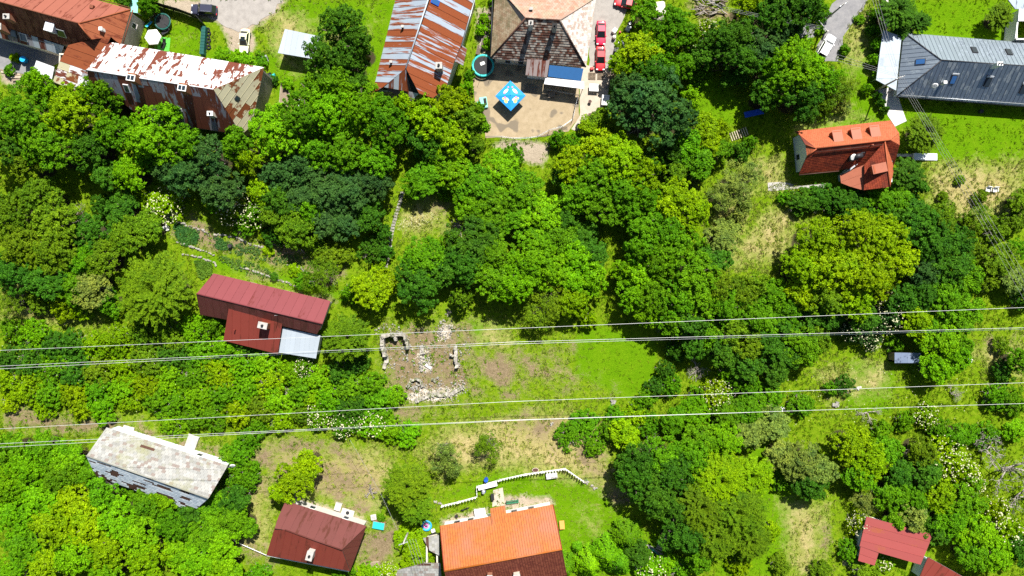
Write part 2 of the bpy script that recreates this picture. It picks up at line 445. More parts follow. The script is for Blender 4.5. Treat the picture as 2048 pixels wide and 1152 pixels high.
M['tile_dark'] = tile_mat('dark mottled clay tile', [srgb(112, 84, 72), srgb(140, 118, 104), srgb(172, 160, 148), srgb(98, 66, 54), srgb(188, 178, 166), srgb(122, 78, 62)], .9, srgb(186, 178, 166), .25, .5)  # dark mottled tone of the front slope and ridges
M['tile_salmon'] = tile_mat('lichened clay tile', [srgb(206, 160, 138), srgb(196, 150, 126), srgb(216, 178, 158), srgb(200, 166, 146)], .9, srgb(190, 178, 150), .3, .5)
M['tile_white'] = tile_mat('near-white clay tile', [(.5, .46, .42, 1), (.44, .4, .36, 1), (.54, .51, .47, 1), (.38, .29, .24, 1)], .9, srgb(214, 200, 176), .2, .4)  # near-white tone of the right slope and one chimney
M['tile_olive'] = tile_mat('mossy clay tile', [srgb(170, 148, 118), srgb(158, 132, 104), srgb(176, 158, 130)], .9, srgb(128, 120, 88), .4, .5)
M['tile_orange'] = tile_mat('orange clay tile', [srgb(208, 112, 72), srgb(200, 106, 68), srgb(206, 116, 76)], .7)
M['tile_orange2'] = tile_mat('bright orange tile', [srgb(206, 116, 40), srgb(198, 110, 38), srgb(204, 120, 46)], .6, srgb(200, 122, 84), .42, .14)
M['tile_verge_shade'] = tile_mat('red verge and shaded tile', [srgb(188, 82, 50), srgb(176, 74, 46), srgb(160, 66, 42)], .75, srgb(118, 58, 42), .35, .4)  # orange roof's verge, and shade painted into the dormer house's slopes
M['tile_deck_shade'] = tile_mat('maroon deck and shaded tile', [srgb(140, 72, 54), srgb(128, 62, 48), srgb(150, 80, 60)], .75)  # decks under tiles, and the orange roof's shaded slope

# ------------------------------------------------------------------ ground: one sheet, its cover (turf, straw, soil, gravel ...) stored per vertex
G = {}
G['soil'] = [
 [(0, 822), (60, 812), (150, 832), (290, 836), (322, 862), (470, 905), (500, 930), (430, 930), (330, 885), (200, 868), (120, 872), (0, 858)],
 [(500, 900), (560, 880), (640, 872), (720, 905), (700, 925), (610, 905), (540, 925), (520, 1000), (495, 1000)], [(470, 1085), (530, 1090), (560, 1152), (500, 1125)],
 [(735, 1062), (800, 1040), (810, 1080), (790, 1152), (700, 1152), (712, 1120)], [(700, 1000), (745, 1010), (740, 1035), (700, 1020)],
 [(238, 405), (300, 425), (320, 445), (300, 462), (255, 440)], [(385, 425), (420, 440), (450, 470), (530, 480), (600, 495), (620, 520), (690, 530), (695, 560), (640, 560), (600, 545), (520, 520), (460, 505), (380, 500), (345, 470), (360, 450)],
 [(455, 520), (520, 525), (560, 560), (520, 565), (480, 550)], [(560, 575), (665, 600), (660, 612), (565, 590)],
 [(790, 705), (830, 715), (835, 760), (800, 765), (785, 740)], [(840, 740), (905, 735), (920, 775), (850, 790)], [(870, 640), (895, 640), (905, 700), (870, 700)],
 [(775, 805), (850, 795), (950, 790), (880, 815), (830, 850), (780, 845)],
 [(950, 705), (1000, 695), (1035, 715), (1045, 760), (1000, 780), (950, 760)],
 [(860, 400), (905, 400), (900, 430), (865, 428)], [(890, 440), (930, 440), (930, 480), (900, 490)],
 [(1205, 985), (1260, 980), (1290, 1000), (1260, 1025), (1220, 1010)], [(1945, 680), (2048, 672), (2048, 690), (1960, 692)], [(150, 455), (175, 465), (175, 490), (160, 490)],
 [(555, 200), (600, 195), (605, 225), (560, 222)], [(690, 930), (720, 940), (770, 975), (750, 985), (700, 960)], [(1640, 1060), (1660, 1060), (1655, 1110), (1640, 1100)],
 [(0, 130), (60, 140), (70, 170), (0, 165)], [(1380, 0), (1450, 0), (1470, 45), (1395, 40)], [(1000, 780), (1060, 775), (1080, 800), (1000, 800)]]
G['sand'] = [[(985, 290), (1010, 280), (1075, 285), (1100, 290), (1085, 335), (1060, 328), (1020, 305)], [(318, 0), (575, 0), (540, 35), (500, 60), (515, 90), (498, 108), (462, 112), (452, 70), (435, 42), (385, 34), (330, 12)],
 [(0, 140), (40, 135), (40, 170), (0, 165)], [(950, 20), (985, 20), (980, 115), (960, 110)], [(545, 978), (600, 995), (735, 1040), (745, 1055), (700, 1040), (600, 1010)],
 [(985, 1000), (1010, 990), (1100, 995), (1108, 1008), (1010, 1018)], [(880, 1040), (975, 1015), (980, 1032), (885, 1052)], [(1690, 1125), (1730, 1130), (1720, 1152)]]
G['dry'] = [[(1470, 500), (1500, 460), (1560, 405), (1605, 440), (1575, 510), (1530, 540)], [(900, 850), (1120, 812), (1210, 850), (1232, 990), (1150, 965), (980, 930), (890, 960), (830, 900)],
 [(530, 885), (700, 895), (790, 900), (790, 960), (750, 1040), (690, 1010), (640, 1000), (540, 960)], [(1850, 330), (2048, 320), (2048, 420), (1920, 450), (1860, 410)],
 [(1930, 690), (2048, 690), (2048, 760), (1990, 740)], [(1560, 1000), (1650, 1010), (1640, 1152), (1580, 1152)], [(1420, 400), (1500, 380), (1480, 540), (1425, 500)], [(1640, 740), (1780, 730), (1770, 790), (1660, 800)],
 [(0, 570), (80, 560), (160, 600), (200, 640), (60, 650), (0, 640)], [(1500, 320), (1570, 310), (1570, 390), (1500, 380)], [(820, 395), (860, 390), (890, 440), (830, 480), (800, 450)], [(1600, 238), (1720, 225), (1740, 240), (1590, 262)], [(960, 640), (1020, 650), (1020, 700), (950, 690)], [(520, 20), (600, 20), (640, 120), (560, 130)], [(1690, 60), (1740, 10), (1735, 140), (1700, 150)], [(490, 960), (540, 950), (540, 1110), (480, 1090)]]
G['lawn'] = [[(325, 60), (402, 45), (404, 118), (330, 102)], [(580, 0), (795, 0), (745, 190), (700, 210), (560, 205), (530, 120), (550, 40)], [(1690, 130), (1745, 20), (1760, 60), (1755, 180), (1788, 255), (1600, 250), (1640, 160)],
 [(1815, 0), (2048, 0), (2048, 90), (1830, 70)], [(1810, 215), (2048, 225), (2048, 318), (1880, 318), (1800, 250)], [(1385, 150), (1430, 155), (1500, 215), (1470, 250), (1400, 250)],
 [(1160, 640), (1315, 680), (1310, 760), (1260, 800), (1150, 750), (1150, 690)], [(870, 1000), (1000, 940), (1190, 955), (1230, 1010), (1330, 1100), (1280, 1152), (1115, 1152), (1110, 1000), (990, 985)], [(640, 990), (770, 1000), (760, 1040), (690, 1010)], [(1700, 720), (1790, 740), (1780, 830), (1690, 820)], [(1420, 690), (1500, 690), (1480, 720)], [(405, 110), (440, 90), (470, 120), (440, 130)], [(390, 505), (560, 545), (680, 580), (680, 600), (560, 565), (390, 530)], [(1230, 1060), (1330, 1060), (1340, 1152), (1250, 1152)], [(940, 640), (1010, 650), (1000, 680), (940, 690)], [(1500, 840), (1600, 1000), (1560, 1152), (1430, 1152), (1480, 1000)]]
G['rubble'] = [[(870, 665), (900, 650), (900, 680), (875, 690)], [(840, 700), (855, 705), (865, 740), (835, 745)], [(810, 790), (870, 780), (925, 775), (925, 790), (830, 808)]]
G['mixed'] = [[(935, 690), (1030, 690), (1150, 685), (1165, 740), (1230, 780), (1220, 800), (1100, 780), (1000, 790), (930, 790)], [(745, 640), (960, 630), (980, 800), (830, 860), (760, 800)], [(500, 880), (720, 900), (790, 960), (740, 1040), (640, 1010), (500, 1010)], [(690, 1040), (810, 1030), (800, 1152), (680, 1152)], [(1000, 800), (1130, 815), (1230, 900), (1230, 1010), (1180, 990), (1130, 920), (1000, 880)]]
G['ruin'] = [[(756, 655), (900, 632), (935, 655), (955, 780), (925, 800), (800, 812), (765, 780)]]
G['half'] = [[(870, 1000), (1000, 940), (1190, 955), (1230, 1010), (1330, 1100), (1280, 1152), (1115, 1152), (1110, 1000), (990, 985)], [(580, 0), (795, 0), (745, 190), (700, 210), (560, 205), (530, 120), (550, 40)], [(325, 60), (402, 45), (404, 118), (330, 102)], [(1690, 130), (1745, 20), (1760, 60), (1755, 180), (1788, 255), (1600, 250), (1640, 160)], [(960, 690), (1160, 690), (1200, 790), (1000, 790)]]
xs = np.concatenate([[-2600, -1200, -500, -220, -140], np.arange(-112, 112.01, .5), [140, 220, 500, 1200, 2600]])
ys = np.concatenate([[-2600, -1200, -500, -200, -110], np.arange(-70, 70.01, .5), [110, 200, 500, 1200, 2600]])
GX, GY = np.meshgrid(xs, ys); GP = np.stack([GX.ravel(), GY.ravel()], 1)

def sdist(poly, pts):
    """signed distance, positive inside"""
    q = np.array([tuple(P(x, y).xy) for x, y in poly]); d = np.full(len(pts), 1e9); ins = np.zeros(len(pts), bool)
    for i in range(len(q)):
        a, b = q[i], q[(i + 1) % len(q)]; e = b - a; wv = pts - a
        t = np.clip((wv @ e) / max(e @ e, 1e-9), 0, 1); d = np.minimum(d, np.hypot(*(wv - t[:, None] * e).T))
        c = ((a[1] <= pts[:, 1]) & (b[1] > pts[:, 1])) | ((b[1] <= pts[:, 1]) & (a[1] > pts[:, 1]))
        with np.errstate(divide='ignore', invalid='ignore'):
            xi = a[0] + (pts[:, 1] - a[1]) / (b[1] - a[1]) * e[0]
        ins ^= c & (pts[:, 0] < xi)
    return np.where(ins, d, -d)
def cover(kind, pts, soft=2.6):
    o = np.zeros(len(pts))
    for poly in G[kind]: o = np.maximum(o, np.clip(.5 + sdist(poly, pts) / soft * .5, 0, 1))
    return o

# ------------------------------------------------------------------ every tree and shrub in the photograph: x, y, crown radius in photo pixels, code, (height)
# codes: colour  Y yellow-green  G green  D deep green  B dark blue-green, also slope trees darkened to stand for shade  O olive  W grey-olive  L light fresh green
#        habit   (none) clumped tree   b shrub   f feathery   t thin, twiggy   e shrub or small tree in white flower   c conifer   n dense needle bush
PLANTS = '''
85 172 30 L 9|50 225 68 G 11|150 225 62 Y 11|205 196 44 G 10|105 295 66 G 10|228 262 44 G 9|18 285 48 D 9|180 300 45 D 8|60 330 42 O 7
318 275 66 L 10|370 290 42 G 9|262 348 38 L 7|300 320 30 G 6|215 350 34 D 6|375 345 48 B 8|425 315 48 B 9|445 372 50 B 8|335 330 34 B 7|500 318 38 Y 8|480 290 34 G 9
560 262 66 L 10|610 235 56 G 11|665 225 60 L 11|725 215 56 L 11|770 245 58 G 10|690 295 58 G 9|755 318 40 G 8|640 305 44 G 8|810 215 26 Y 8
600 330 46 B 7|560 345 44 B 7|650 372 52 B 7|700 385 55 B 7|745 370 40 B 7|610 395 46 B 6|690 445 44 B 5|650 440 36 B 5|740 430 34 D 5|560 400 36 D 6
680 62 58 D 11|722 92 32 D 10|650 120 50 D 10|700 130 40 D 9|665 172 52 G 10|625 192 36 G 9|710 178 34 D 8
900 208 40 Y 9|868 238 46 Y 9|930 240 36 O 8|958 250 22 G 5|905 278 48 Y 8|850 285 36 D 7|945 290 26 O 6
330 412 44 be 3.2|295 405 26 Yb 2.4|525 385 30 Y 5|510 432 32 Gbe 4|470 412 46 Obe 4|430 400 26 G 4|555 430 34 O 5|600 455 46 O 6|625 485 26 Ob 3|560 470 34 Db 3|540 470 20 Yb 2|620 420 32 G 6|665 510 34 Ob 2.5|640 505 26 Ob 2.4|690 515 20 Ob 2.2|490 455 24 Gb 2.5|535 500 14 Yb 1
75 405 58 O 8|30 430 46 O 8|120 440 50 O 8|45 490 55 O 8|110 500 58 O 8|30 545 48 D 7|95 555 46 D 7|150 570 40 G 6|185 465 40 D 6|215 415 34 Db 4|245 420 36 D 5|205 520 44 O 6|255 475 44 O 6|300 455 34 O 5|170 520 34 G 6|240 440 30 Ob 4
312 580 78 Of 9|185 575 44 W 6|130 610 34 Yb 4|220 605 34 Gb 4|80 600 34 Ob 3|25 600 38 Ot 5|165 620 26 Yb 3
25 660 30 Gb 2.5|70 670 34 Lb 3|110 690 36 Db 3.2|150 690 34 Db 3|195 690 34 Yb 3|240 680 38 Yb 3.4|290 670 36 Ob 3.4|340 670 40 Ob 3.6|390 660 38 Lb 3.4|430 650 30 Gb 3|20 715 30 Db 2.6|60 720 36 Db 3|105 730 36 Gb 3|150 740 36 Db 3.2|200 745 36 Ob 3.4|250 735 34 Yb 3|300 725 40 Ob 3.4|350 715 38 Db 3.2|400 705 36 Gb 3|450 700 36 Lb 3|490 690 26 Db 2.6|15 765 30 Yb 2.6|55 775 36 Yb 3|100 785 36 Gb 3|150 790 34 Yb 3|200 785 34 Gb 3|245 780 34 Lb 3|290 770 38 Yb 3.2|340 765 40 Lb 3.4|390 755 40 Gb 3.2|440 745 40 Yb 3.4|490 735 38 Lb 3.2|530 725 34 Lb 3|20 805 24 Yb 2|90 815 24 Yb 2|160 815 30 Yb 2.4|205 815 34 Lb 2.6|255 800 28 Yb 2.4|310 800 34 Gb 2.8|355 805 34 Gb 3|400 795 38 Lb 3.2|445 790 36 Gb 3.2|490 780 38 Lb 3.2|540 765 36 Yb 3|585 745 30 Lb 2.8|610 735 26 Gbe 2.6|345 840 34 Lb 1.8|390 835 30 Gb 2.4|430 830 34 Gb 2.6|475 825 36 Yb 2.6|520 815 38 Ob 3|560 800 36 Lb 3|600 785 34 Gb 3|560 840 30 Yb 2.4|600 825 24 Ob 2.4|520 850 24 Gb 2.2
640 760 34 Lb 3|680 745 30 Db 2.8|715 725 26 Db 2.4|700 775 36 Gb 3|745 770 34 Gb 3|660 800 36 Lb 3|640 830 30 Gbe 2.6|700 815 38 Db 3.2|750 805 36 Gb 3|690 850 32 Gbe 2.6|745 845 34 Lbe 2.6|790 790 22 Lb 2|620 800 24 Yb 2.4|780 860 34 Lb 2.4|815 870 30 Lb 2.2|770 830 22 Gb 2
697 675 50 Of 7|740 580 44 Y 6|770 560 26 Y 5|700 585 22 Gb 3|755 535 18 Yb 2|640 555 40 Ot 5|610 560 22 Gb 3|590 540 14 Yb 1|548 553 9 Db 1
860 350 42 G 5|835 370 32 G 5|910 345 46 L 6|880 310 36 G 6|955 370 50 G 6|1000 345 46 L 6|1045 385 48 G 6|990 410 48 G 5.5|940 410 40 L 5|1080 430 46 L 6|1035 440 44 G 5|1110 470 44 G 5|975 455 40 G 5|1150 495 36 D 4|1190 510 30 D 4|1170 470 30 D 4|1080 480 36 G 5|1130 430 34 D 5|890 375 26 Gb 3|1030 310 22 Gb 3
845 520 50 G 7|835 565 52 D 7|880 545 34 D 6|950 480 52 D 7|930 530 46 D 7|990 510 50 G 7|985 560 46 G 7|1060 520 60 L 8|1030 570 48 L 8|1100 540 48 L 7|1150 520 36 L 6|1185 560 36 L 6|1150 560 34 L 6|1100 600 44 Ot 6|1080 630 36 Ot 5|1150 600 38 Y 6|1180 640 20 Yb 3|920 595 26 Ob 5|930 560 22 Ob 4|765 470 22 Db 3|745 500 30 Db 3|770 505 20 Db 2.4|905 490 26 G 5
1115 278 20 Gb 3|1150 290 26 Gb 3|1195 300 46 Y 8|1240 320 56 Y 9|1150 330 44 Y 7|1200 355 50 G 8|1160 385 46 G 7|1250 385 54 G 8|1210 410 50 G 7|1285 350 40 Y 8|1300 330 26 D 6|1130 345 30 D 5|1290 400 34 G 7|1260 430 30 G 6
1300 212 84 B 12|1250 190 40 B 10|1350 240 44 B 10|1300 160 46 D 10|1180 255 26 Y 4|1200 240 22 O 4
1270 112 52 Y 8|1245 130 30 Y 7|1305 110 36 G 7|1290 28 32 G 6|1345 55 46 G 8|1320 80 34 G 7|1375 70 26 G 6|1395 95 34 be 5|1410 65 26 Ybe 5|1440 85 44 D 8|1480 80 40 D 8|1485 120 44 D 8|1520 95 40 B 8|1410 115 30 D 6|1370 130 30 G 5|1345 145 28 G 5|1400 150 26 Gb 3|1340 175 20 Gb 3|1380 190 22 Lb 3|1385 215 18 Lb 2.4
1560 15 50 D 9|1600 25 42 D 9|1520 25 40 D 8|1490 10 30 Y 8|1620 10 26 G 7|1560 55 36 B 7|1640 22 20 Gb 3|1590 60 20 Gb 2.5
1590 142 60 L 10|1612 142 40 L 9|1560 170 46 G 9|1600 190 46 D 9|1540 140 32 G 8|1646 158 32 G 7|1660 185 34 Ot 5|1690 175 28 Ot 4|1640 215 30 Ob 3|1680 210 24 Wb 2.6|1530 190 34 D 7|1615 225 26 D 4
1400 255 34 Y 5|1370 290 36 G 6|1415 285 32 Y 5|1395 325 36 G 5|1345 305 34 D 5|1440 300 26 G 4|1480 300 22 Db 3|1500 285 18 Gb 2.4|1440 255 22 Yb 2.6|1350 350 26 O 5|1385 355 26 Wb 3
1355 395 46 Y 7|1385 425 40 Y 7|1330 420 36 Y 7|1470 370 46 Wt 6|1500 350 30 Wt 5|1440 395 30 Wt 5|1445 480 42 W 5|1430 520 34 D 5|1475 435 22 Wb 3|1490 410 16 Wb 2
1290 455 40 G 8|1330 470 46 G 8|1280 500 34 G 8|1360 510 48 G 9|1310 530 40 G 8|1390 550 50 G 9|1280 555 36 L 7|1265 590 40 L 7|1310 590 40 G 8|1350 595 46 G 8|1250 540 28 L 6|1400 600 44 G 8|1430 575 40 O 8|1450 620 42 G 8|1340 640 38 G 7|1380 645 36 D 7|1480 590 40 O 7|1500 635 40 G 7|1460 660 36 O 7|1420 670 30 G 6|1510 570 30 O 6|1290 630 28 L 6
1600 405 32 Dn 3|1640 398 32 Dn 3|1680 405 34 Dn 3.2|1720 412 34 Dn 3.2|1765 405 38 G 4|1805 398 36 G 4|1830 420 30 D 4|1790 435 30 D 4|1740 440 24 Db 3|1570 395 16 Gb 2
1812 348 34 Df 5|1835 375 20 D 4|1848 265 40 Of 5|1998 34 28 Of 4|1790 25 40 Df 6|1835 45 24 Df 4|1800 60 22 Df 3|1680 290 9 Yb 1.4
1640 480 62 Y 9|1700 470 60 Y 10|1760 480 56 Y 9|1610 540 56 Y 9|1670 540 66 Y 10|1735 545 60 Y 10|1790 520 40 Y 8|1650 595 46 O 8|1710 600 40 Y 8|1600 590 36 Y 7
1840 455 46 D 7|1880 440 36 O 6|1870 495 46 D 7|1910 480 36 D 6|1850 540 46 B 6|1900 535 50 D 7|1930 560 36 G 6|1850 590 42 D 6|1890 600 46 G 7|1800 600 36 D 6|1830 640 38 Y 6|1780 610 30 Ybe 5|1770 640 34 Bbe 5|1725 640 30 D 5|1700 660 26 Bbe 4|1740 680 26 Bbe 3.4|1660 630 34 D 5|1620 630 36 D 5|1570 615 40 G 6|1540 590 36 G 6|1560 650 34 D 5|1930 620 36 G 5|1915 650 30 G 5
1600 690 42 G 6|1570 710 36 D 5|1635 680 30 O 5|1550 745 30 D 4|1880 680 46 L 6|1850 650 30 G 5|1905 710 36 L 5|1870 735 34 L 5|1920 690 24 G 5|1790 690 20 Gb 2.4|1690 770 24 Db 2|1660 780 16 Gb 2|2010 740 26 Db 3|2035 720 24 G 5|2000 690 20 Ob 2
1960 430 26 Ot 3|1990 460 30 Ob 3|2025 440 30 Ob 3|2040 400 26 O 4|1950 500 30 Ob 3|2000 520 34 O 4|2035 560 34 W 4|1975 560 28 Ob 3|1930 440 18 Ob 2|1960 395 16 Ob 2|1885 395 14 Ob 1.6|2030 500 26 Gb 3|2045 600 26 Db 3|1920 360 10 Ob 1.2
1530 640 40 G 6|1530 690 36 D 6|1500 690 36 O 6|1490 730 34 D 5|1440 700 34 D 6|1390 690 30 D 5|1350 700 24 Db 3|1330 740 24 Db 3|1340 770 26 Gb 3|1310 775 26 Db 2.4|1430 790 40 Ybe 4|1460 745 26 Gb 3|1490 775 36 Gb 4|1500 815 36 G 4|1450 825 40 G 4|1390 830 40 L 4|1350 840 30 G 4|1400 790 26 Gb 3|1540 800 34 Gb 3.4|1545 845 36 W 4|1500 865 36 W 4|1450 880 40 L 5|1400 880 40 G 5|1290 800 26 Gb 2.4|1270 830 32 Yb 2.6|1235 835 26 Gb 2.4|1250 870 32 Y 4|1215 860 26 Gb 2.6|1170 850 32 Gb 2.2|1140 870 30 Gb 2|1190 890 26 Gb 2|1295 850 26 Gb 3
1320 905 46 G 7|1280 920 44 D 7|1340 950 50 D 8|1270 960 40 D 8|1310 990 50 D 8|1380 920 42 G 7|1250 935 30 D 6|1440 960 60 Yf 8|1400 1010 56 Of 8|1470 1020 60 Of 8|1500 950 46 Yf 7|1430 1070 50 Of 7|1370 1060 44 D 7|1500 1080 40 Of 6|1400 1110 34 G 5|1350 1020 34 D 7|1340 1080 26 D 5
1600 920 46 W 6|1640 940 34 W 5|1560 910 34 W 5|1620 970 34 D 5|1700 890 44 Y 6|1740 920 44 Y 6|1770 900 34 G 5|1720 950 36 G 5|1800 950 34 D 5|1780 990 34 G 5|1840 900 34 O 5|1890 910 46 Ybe 5|1920 940 34 Ybe 5|1850 950 36 D 5|1830 1000 40 G 5|1880 990 40 Y 6|1930 1000 46 G 6|1900 1040 42 G 6|1950 1060 46 L 6|1870 1060 34 D 5|1985 1020 36 Ybe 4|1945 965 26 Ybe 3.4|2015 1065 36 Ybe 4.4|1990 1110 40 L 5|1940 1110 36 G 5|2035 1100 30 D 5|1825 1030 34 W 5|1790 1040 22 G 4|1718 1045 30 Ybet 3.4|1730 1000 30 Wt 3.4|2030 860 26 L 3|1970 870 30 Gb 3|1920 870 30 G 4|1880 860 30 Gb 3|1810 840 24 Gb 2.4|1850 830 30 Ybe 2.6|1760 860 22 Gb 2|1600 810 30 Gb 2.4|1560 960 26 Gb 2.4|1990 790 30 Gb 3|2025 800 34 Gb 3|1700 1100 30 Gb 2.4|1730 1145 34 Ob 2.4|1770 1128 18 Ybe 1.6|1560 1130 26 Ob 2|1640 1140 22 Ob 2|1480 1130 30 Yb 2.4|1540 1060 22 Yb 2
1255 1075 34 Gc 5|1215 1110 34 Lc 5|1180 1130 32 Lc 4.5|1240 1125 30 Gc 4.5|1275 1105 30 D 4|1130 1135 24 Gc 4|1300 1135 34 Lbe 3|1330 1125 26 Lb 2.4|1155 1095 10 Gc 2|1360 1140 26 Gb 2.4
590 960 46 Y 6|620 925 30 Y 5|565 985 26 Y 5|815 970 50 Of 7|830 1010 40 Of 6|890 910 34 Wt 5|905 940 20 Wt 4|975 892 30 Ot 4|835 1105 42 Yn 2.2|815 1075 30 Yn 2|780 1142 24 Ybe 2|690 1145 26 Gb 2|745 1145 24 Lb 1.6|520 1150 30 Gb 2|720 1145 14 Yb 1|762 1035 9 Gb .9
480 905 30 Gb 3|500 880 26 Gb 2.6|480 945 34 Gb 3|500 965 24 Gb 2.6|455 910 20 Gb 2|470 975 24 Db 2.6|510 935 14 Gb 1.6
30 900 36 G 5|90 895 40 G 5|140 915 36 L 5|60 940 44 L 6|120 955 44 G 6|20 970 42 L 6|185 945 30 G 5|85 995 46 L 6|150 1000 44 Y 6|30 1030 46 L 6|210 985 36 G 6|110 1050 50 Y 7|180 1050 46 Y 7|50 1090 48 G 6|240 1030 44 L 7|290 1010 40 G 6|280 1065 44 L 7|220 1095 48 Y 7|150 1110 46 L 7|90 1130 44 Y 6|300 1115 44 Y 6|350 1050 40 G 6|330 1000 34 L 5|360 1100 44 L 5|410 1060 40 G 5|400 1120 44 L 5|450 1090 40 L 5|460 1030 40 G 5|420 1010 36 G 5|470 1000 34 D 5|380 1030 30 D 5|30 1140 44 L 6|220 1145 40 L 6|450 1140 36 L 5|490 1050 28 G 4|255 975 24 Gb 3|385 985 24 Lb 3|340 965 18 Lb 3|0 920 30 D 4
295 15 24 Gn 4|250 0 20 D 4|450 112 20 Lb 1.5|472 116 18 Lb 1.4|497 122 20 Lb 1.5|522 126 16 Gb 1.4|575 168 12 Lb 1.4|520 110 10 Gb 1|548 160 10 Db 1.2|100 195 26 L 7|240 170 24 L 8|345 225 26 G 8|20 140 14 Gb 1.4|30 115 10 Yb 1|440 195 14 L 5
985 60 12 Lb 1.6|975 90 12 Lb 1.6|968 40 14 Lb 1.8|962 60 12 Lb 1.6|940 150 14 Gb 1.6|935 175 16 Lb 2|990 5 12 Lb 2|958 215 12 Gb 1.6
1745 30 14 Gb 2|1758 60 10 Lb 2|1750 90 12 Gb 2.4|1745 120 12 Gb 2.4|1752 150 10 Lb 2|1742 60 12 Db 2|1735 178 14 Lb 2|1760 205 9 Dn 1.6|1768 220 9 Dn 1.6|1753 192 9 Dn 1.6|1690 100 12 Gb 1.4|1680 150 16 Lb 1.6|1720 40 10 Gb 1|1615 85 14 Lb 1.2|1640 60 10 Lb 1|1480 155 22 D 4|1455 160 18 D 4
'''
COLR = {'Y': (.200, .335, .002), 'G': (.098, .248, .004), 'D': (.052, .150, .008), 'B': (.046, .118, .024), 'O': (.118, .212, .006), 'W': (.180, .245, .040), 'L': (.140, .325, .003)}
CNAME = {'Y': 'yellow-green', 'G': 'mid-green', 'D': 'deep green', 'B': 'dark blue-green', 'O': 'olive', 'W': 'grey-olive', 'L': 'fresh green'}
plants = []
for ln in PLANTS.strip().splitlines():
    for it in ln.split('|'):
        q = it.split(); code = q[3]
        if code[0] == 'b': code = 'Y' + code
        plants.append((float(q[0]), float(q[1]), float(q[2]), code[0], code[1:], float(q[4])))
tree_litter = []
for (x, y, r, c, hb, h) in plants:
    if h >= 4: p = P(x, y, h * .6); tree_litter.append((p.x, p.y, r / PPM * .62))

# ground object
gA = np.stack([np.maximum(.82 * cover('soil', GP, 3.0), np.maximum(.64 * cover('mixed', GP, 5), .76 * cover('ruin', GP, 3))), cover('sand', GP), np.maximum(cover('dry', GP, 5), .5 * cover('half', GP, 6)), np.ones(len(GP))], 1)
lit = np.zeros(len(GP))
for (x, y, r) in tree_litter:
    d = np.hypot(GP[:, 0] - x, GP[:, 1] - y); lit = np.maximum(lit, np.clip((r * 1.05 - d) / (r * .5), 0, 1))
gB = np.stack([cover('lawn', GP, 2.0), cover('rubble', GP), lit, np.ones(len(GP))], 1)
nx, ny = len(xs), len(ys); I = np.arange(nx * ny).reshape(ny, nx)
GF = np.stack([I[:-1, :-1].ravel(), I[:-1, 1:].ravel(), I[1:, 1:].ravel(), I[1:, :-1].ravel()], 1)
gz = (np.sin(GP[:, 0] * .9) * np.cos(GP[:, 1] * 1.1) + np.sin(GP[:, 0] * 2.3 + 1) * np.sin(GP[:, 1] * 1.9)) * .012 - .03
m, n = newmat('ground cover', .95, 0, 0.0)
def attr(nm):
    a = n.new('ShaderNodeAttribute'); a.attribute_name = nm; s = n.new('ShaderNodeSeparateColor'); n.link(a.outputs['Color'], s.inputs[0]); return s.outputs
A, B_ = attr('gA'), attr('gB'); pos = n.pos()
n1, n2, n3, n4 = n.noise(pos, .35, 5, .65), n.noise(pos, 1.6, 5, .7), n.noise(pos, 6.0, 4, .75), n.noise(pos, .09, 3, .5)
def cut(s, k=.75, lo=.38, hi=.62, nn=None):
    return n.step(n.math('ADD', s, n.math('MULTIPLY', n.math('SUBTRACT', n.mix(.45, n1, nn or n2), .5), k)), lo, hi)
grass = n.ramp(n2, (.25, (.06, .12, .003)), (.45, (.115, .205, .005)), (.6, (.165, .245, .01)), (.78, (.27, .3, .05)))
lawn = n.ramp(n.mix(.6, n1, n3), (.25, (.055, .14, .002)), (.45, (.09, .205, .003)), (.6, (.125, .235, .005)), (.78, (.2, .27, .02)))
dry = n.ramp(n.mix(.4, n1, n3), (.25, (.15, .17, .03)), (.42, (.28, .26, .08)), (.6, (.42, .34, .16)), (.8, (.5, .42, .25)))
soil = n.ramp(n.mix(.5, n2, n3), (.28, (.09, .07, .035)), (.45, (.185, .14, .078)), (.62, (.27, .205, .125)), (.8, (.36, .31, .22)))
sand = n.ramp(n.mix(.5, n2, n1), (.25, (.27, .22, .16)), (.6, (.4, .33, .245)), (.8, (.46, .4, .32)))
rub = n.ramp(n3, (.32, (.12, .09, .05)), (.5, (.42, .36, .28)), (.62, (.72, .68, .6)))
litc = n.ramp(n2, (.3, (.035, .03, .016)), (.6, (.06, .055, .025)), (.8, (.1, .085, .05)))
c = grass
c = n.mix(cut(B_[0], .7, .35, .65), c, lawn); c = n.mix(cut(A[2], 1.2, .40, .85), c, dry)
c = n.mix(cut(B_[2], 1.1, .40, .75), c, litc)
c = n.mix(cut(A[0], 2.2, .40, .66, n3), c, soil); c = n.mix(cut(A[1], .7, .42, .58), c, sand); c = n.mix(cut(B_[1], 2.4, .5, .66, n3), c, rub)
n.base(n.mix(.5, c, n.ramp(n3, (.25, (.55, .55, .55)), (.7, (1.25, 1.25, 1.25))), 'MULTIPLY'))
n.bump(n.mix(.5, n2, n3), .9, .25)
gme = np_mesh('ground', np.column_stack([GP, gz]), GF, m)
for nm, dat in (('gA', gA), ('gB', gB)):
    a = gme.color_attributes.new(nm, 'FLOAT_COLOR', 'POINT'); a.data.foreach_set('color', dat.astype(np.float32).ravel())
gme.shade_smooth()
ground = link(bpy.data.objects.new('ground', gme)); tag(ground, 'sloping garden ground with turf, straw and bare earth', None, None, 'structure')

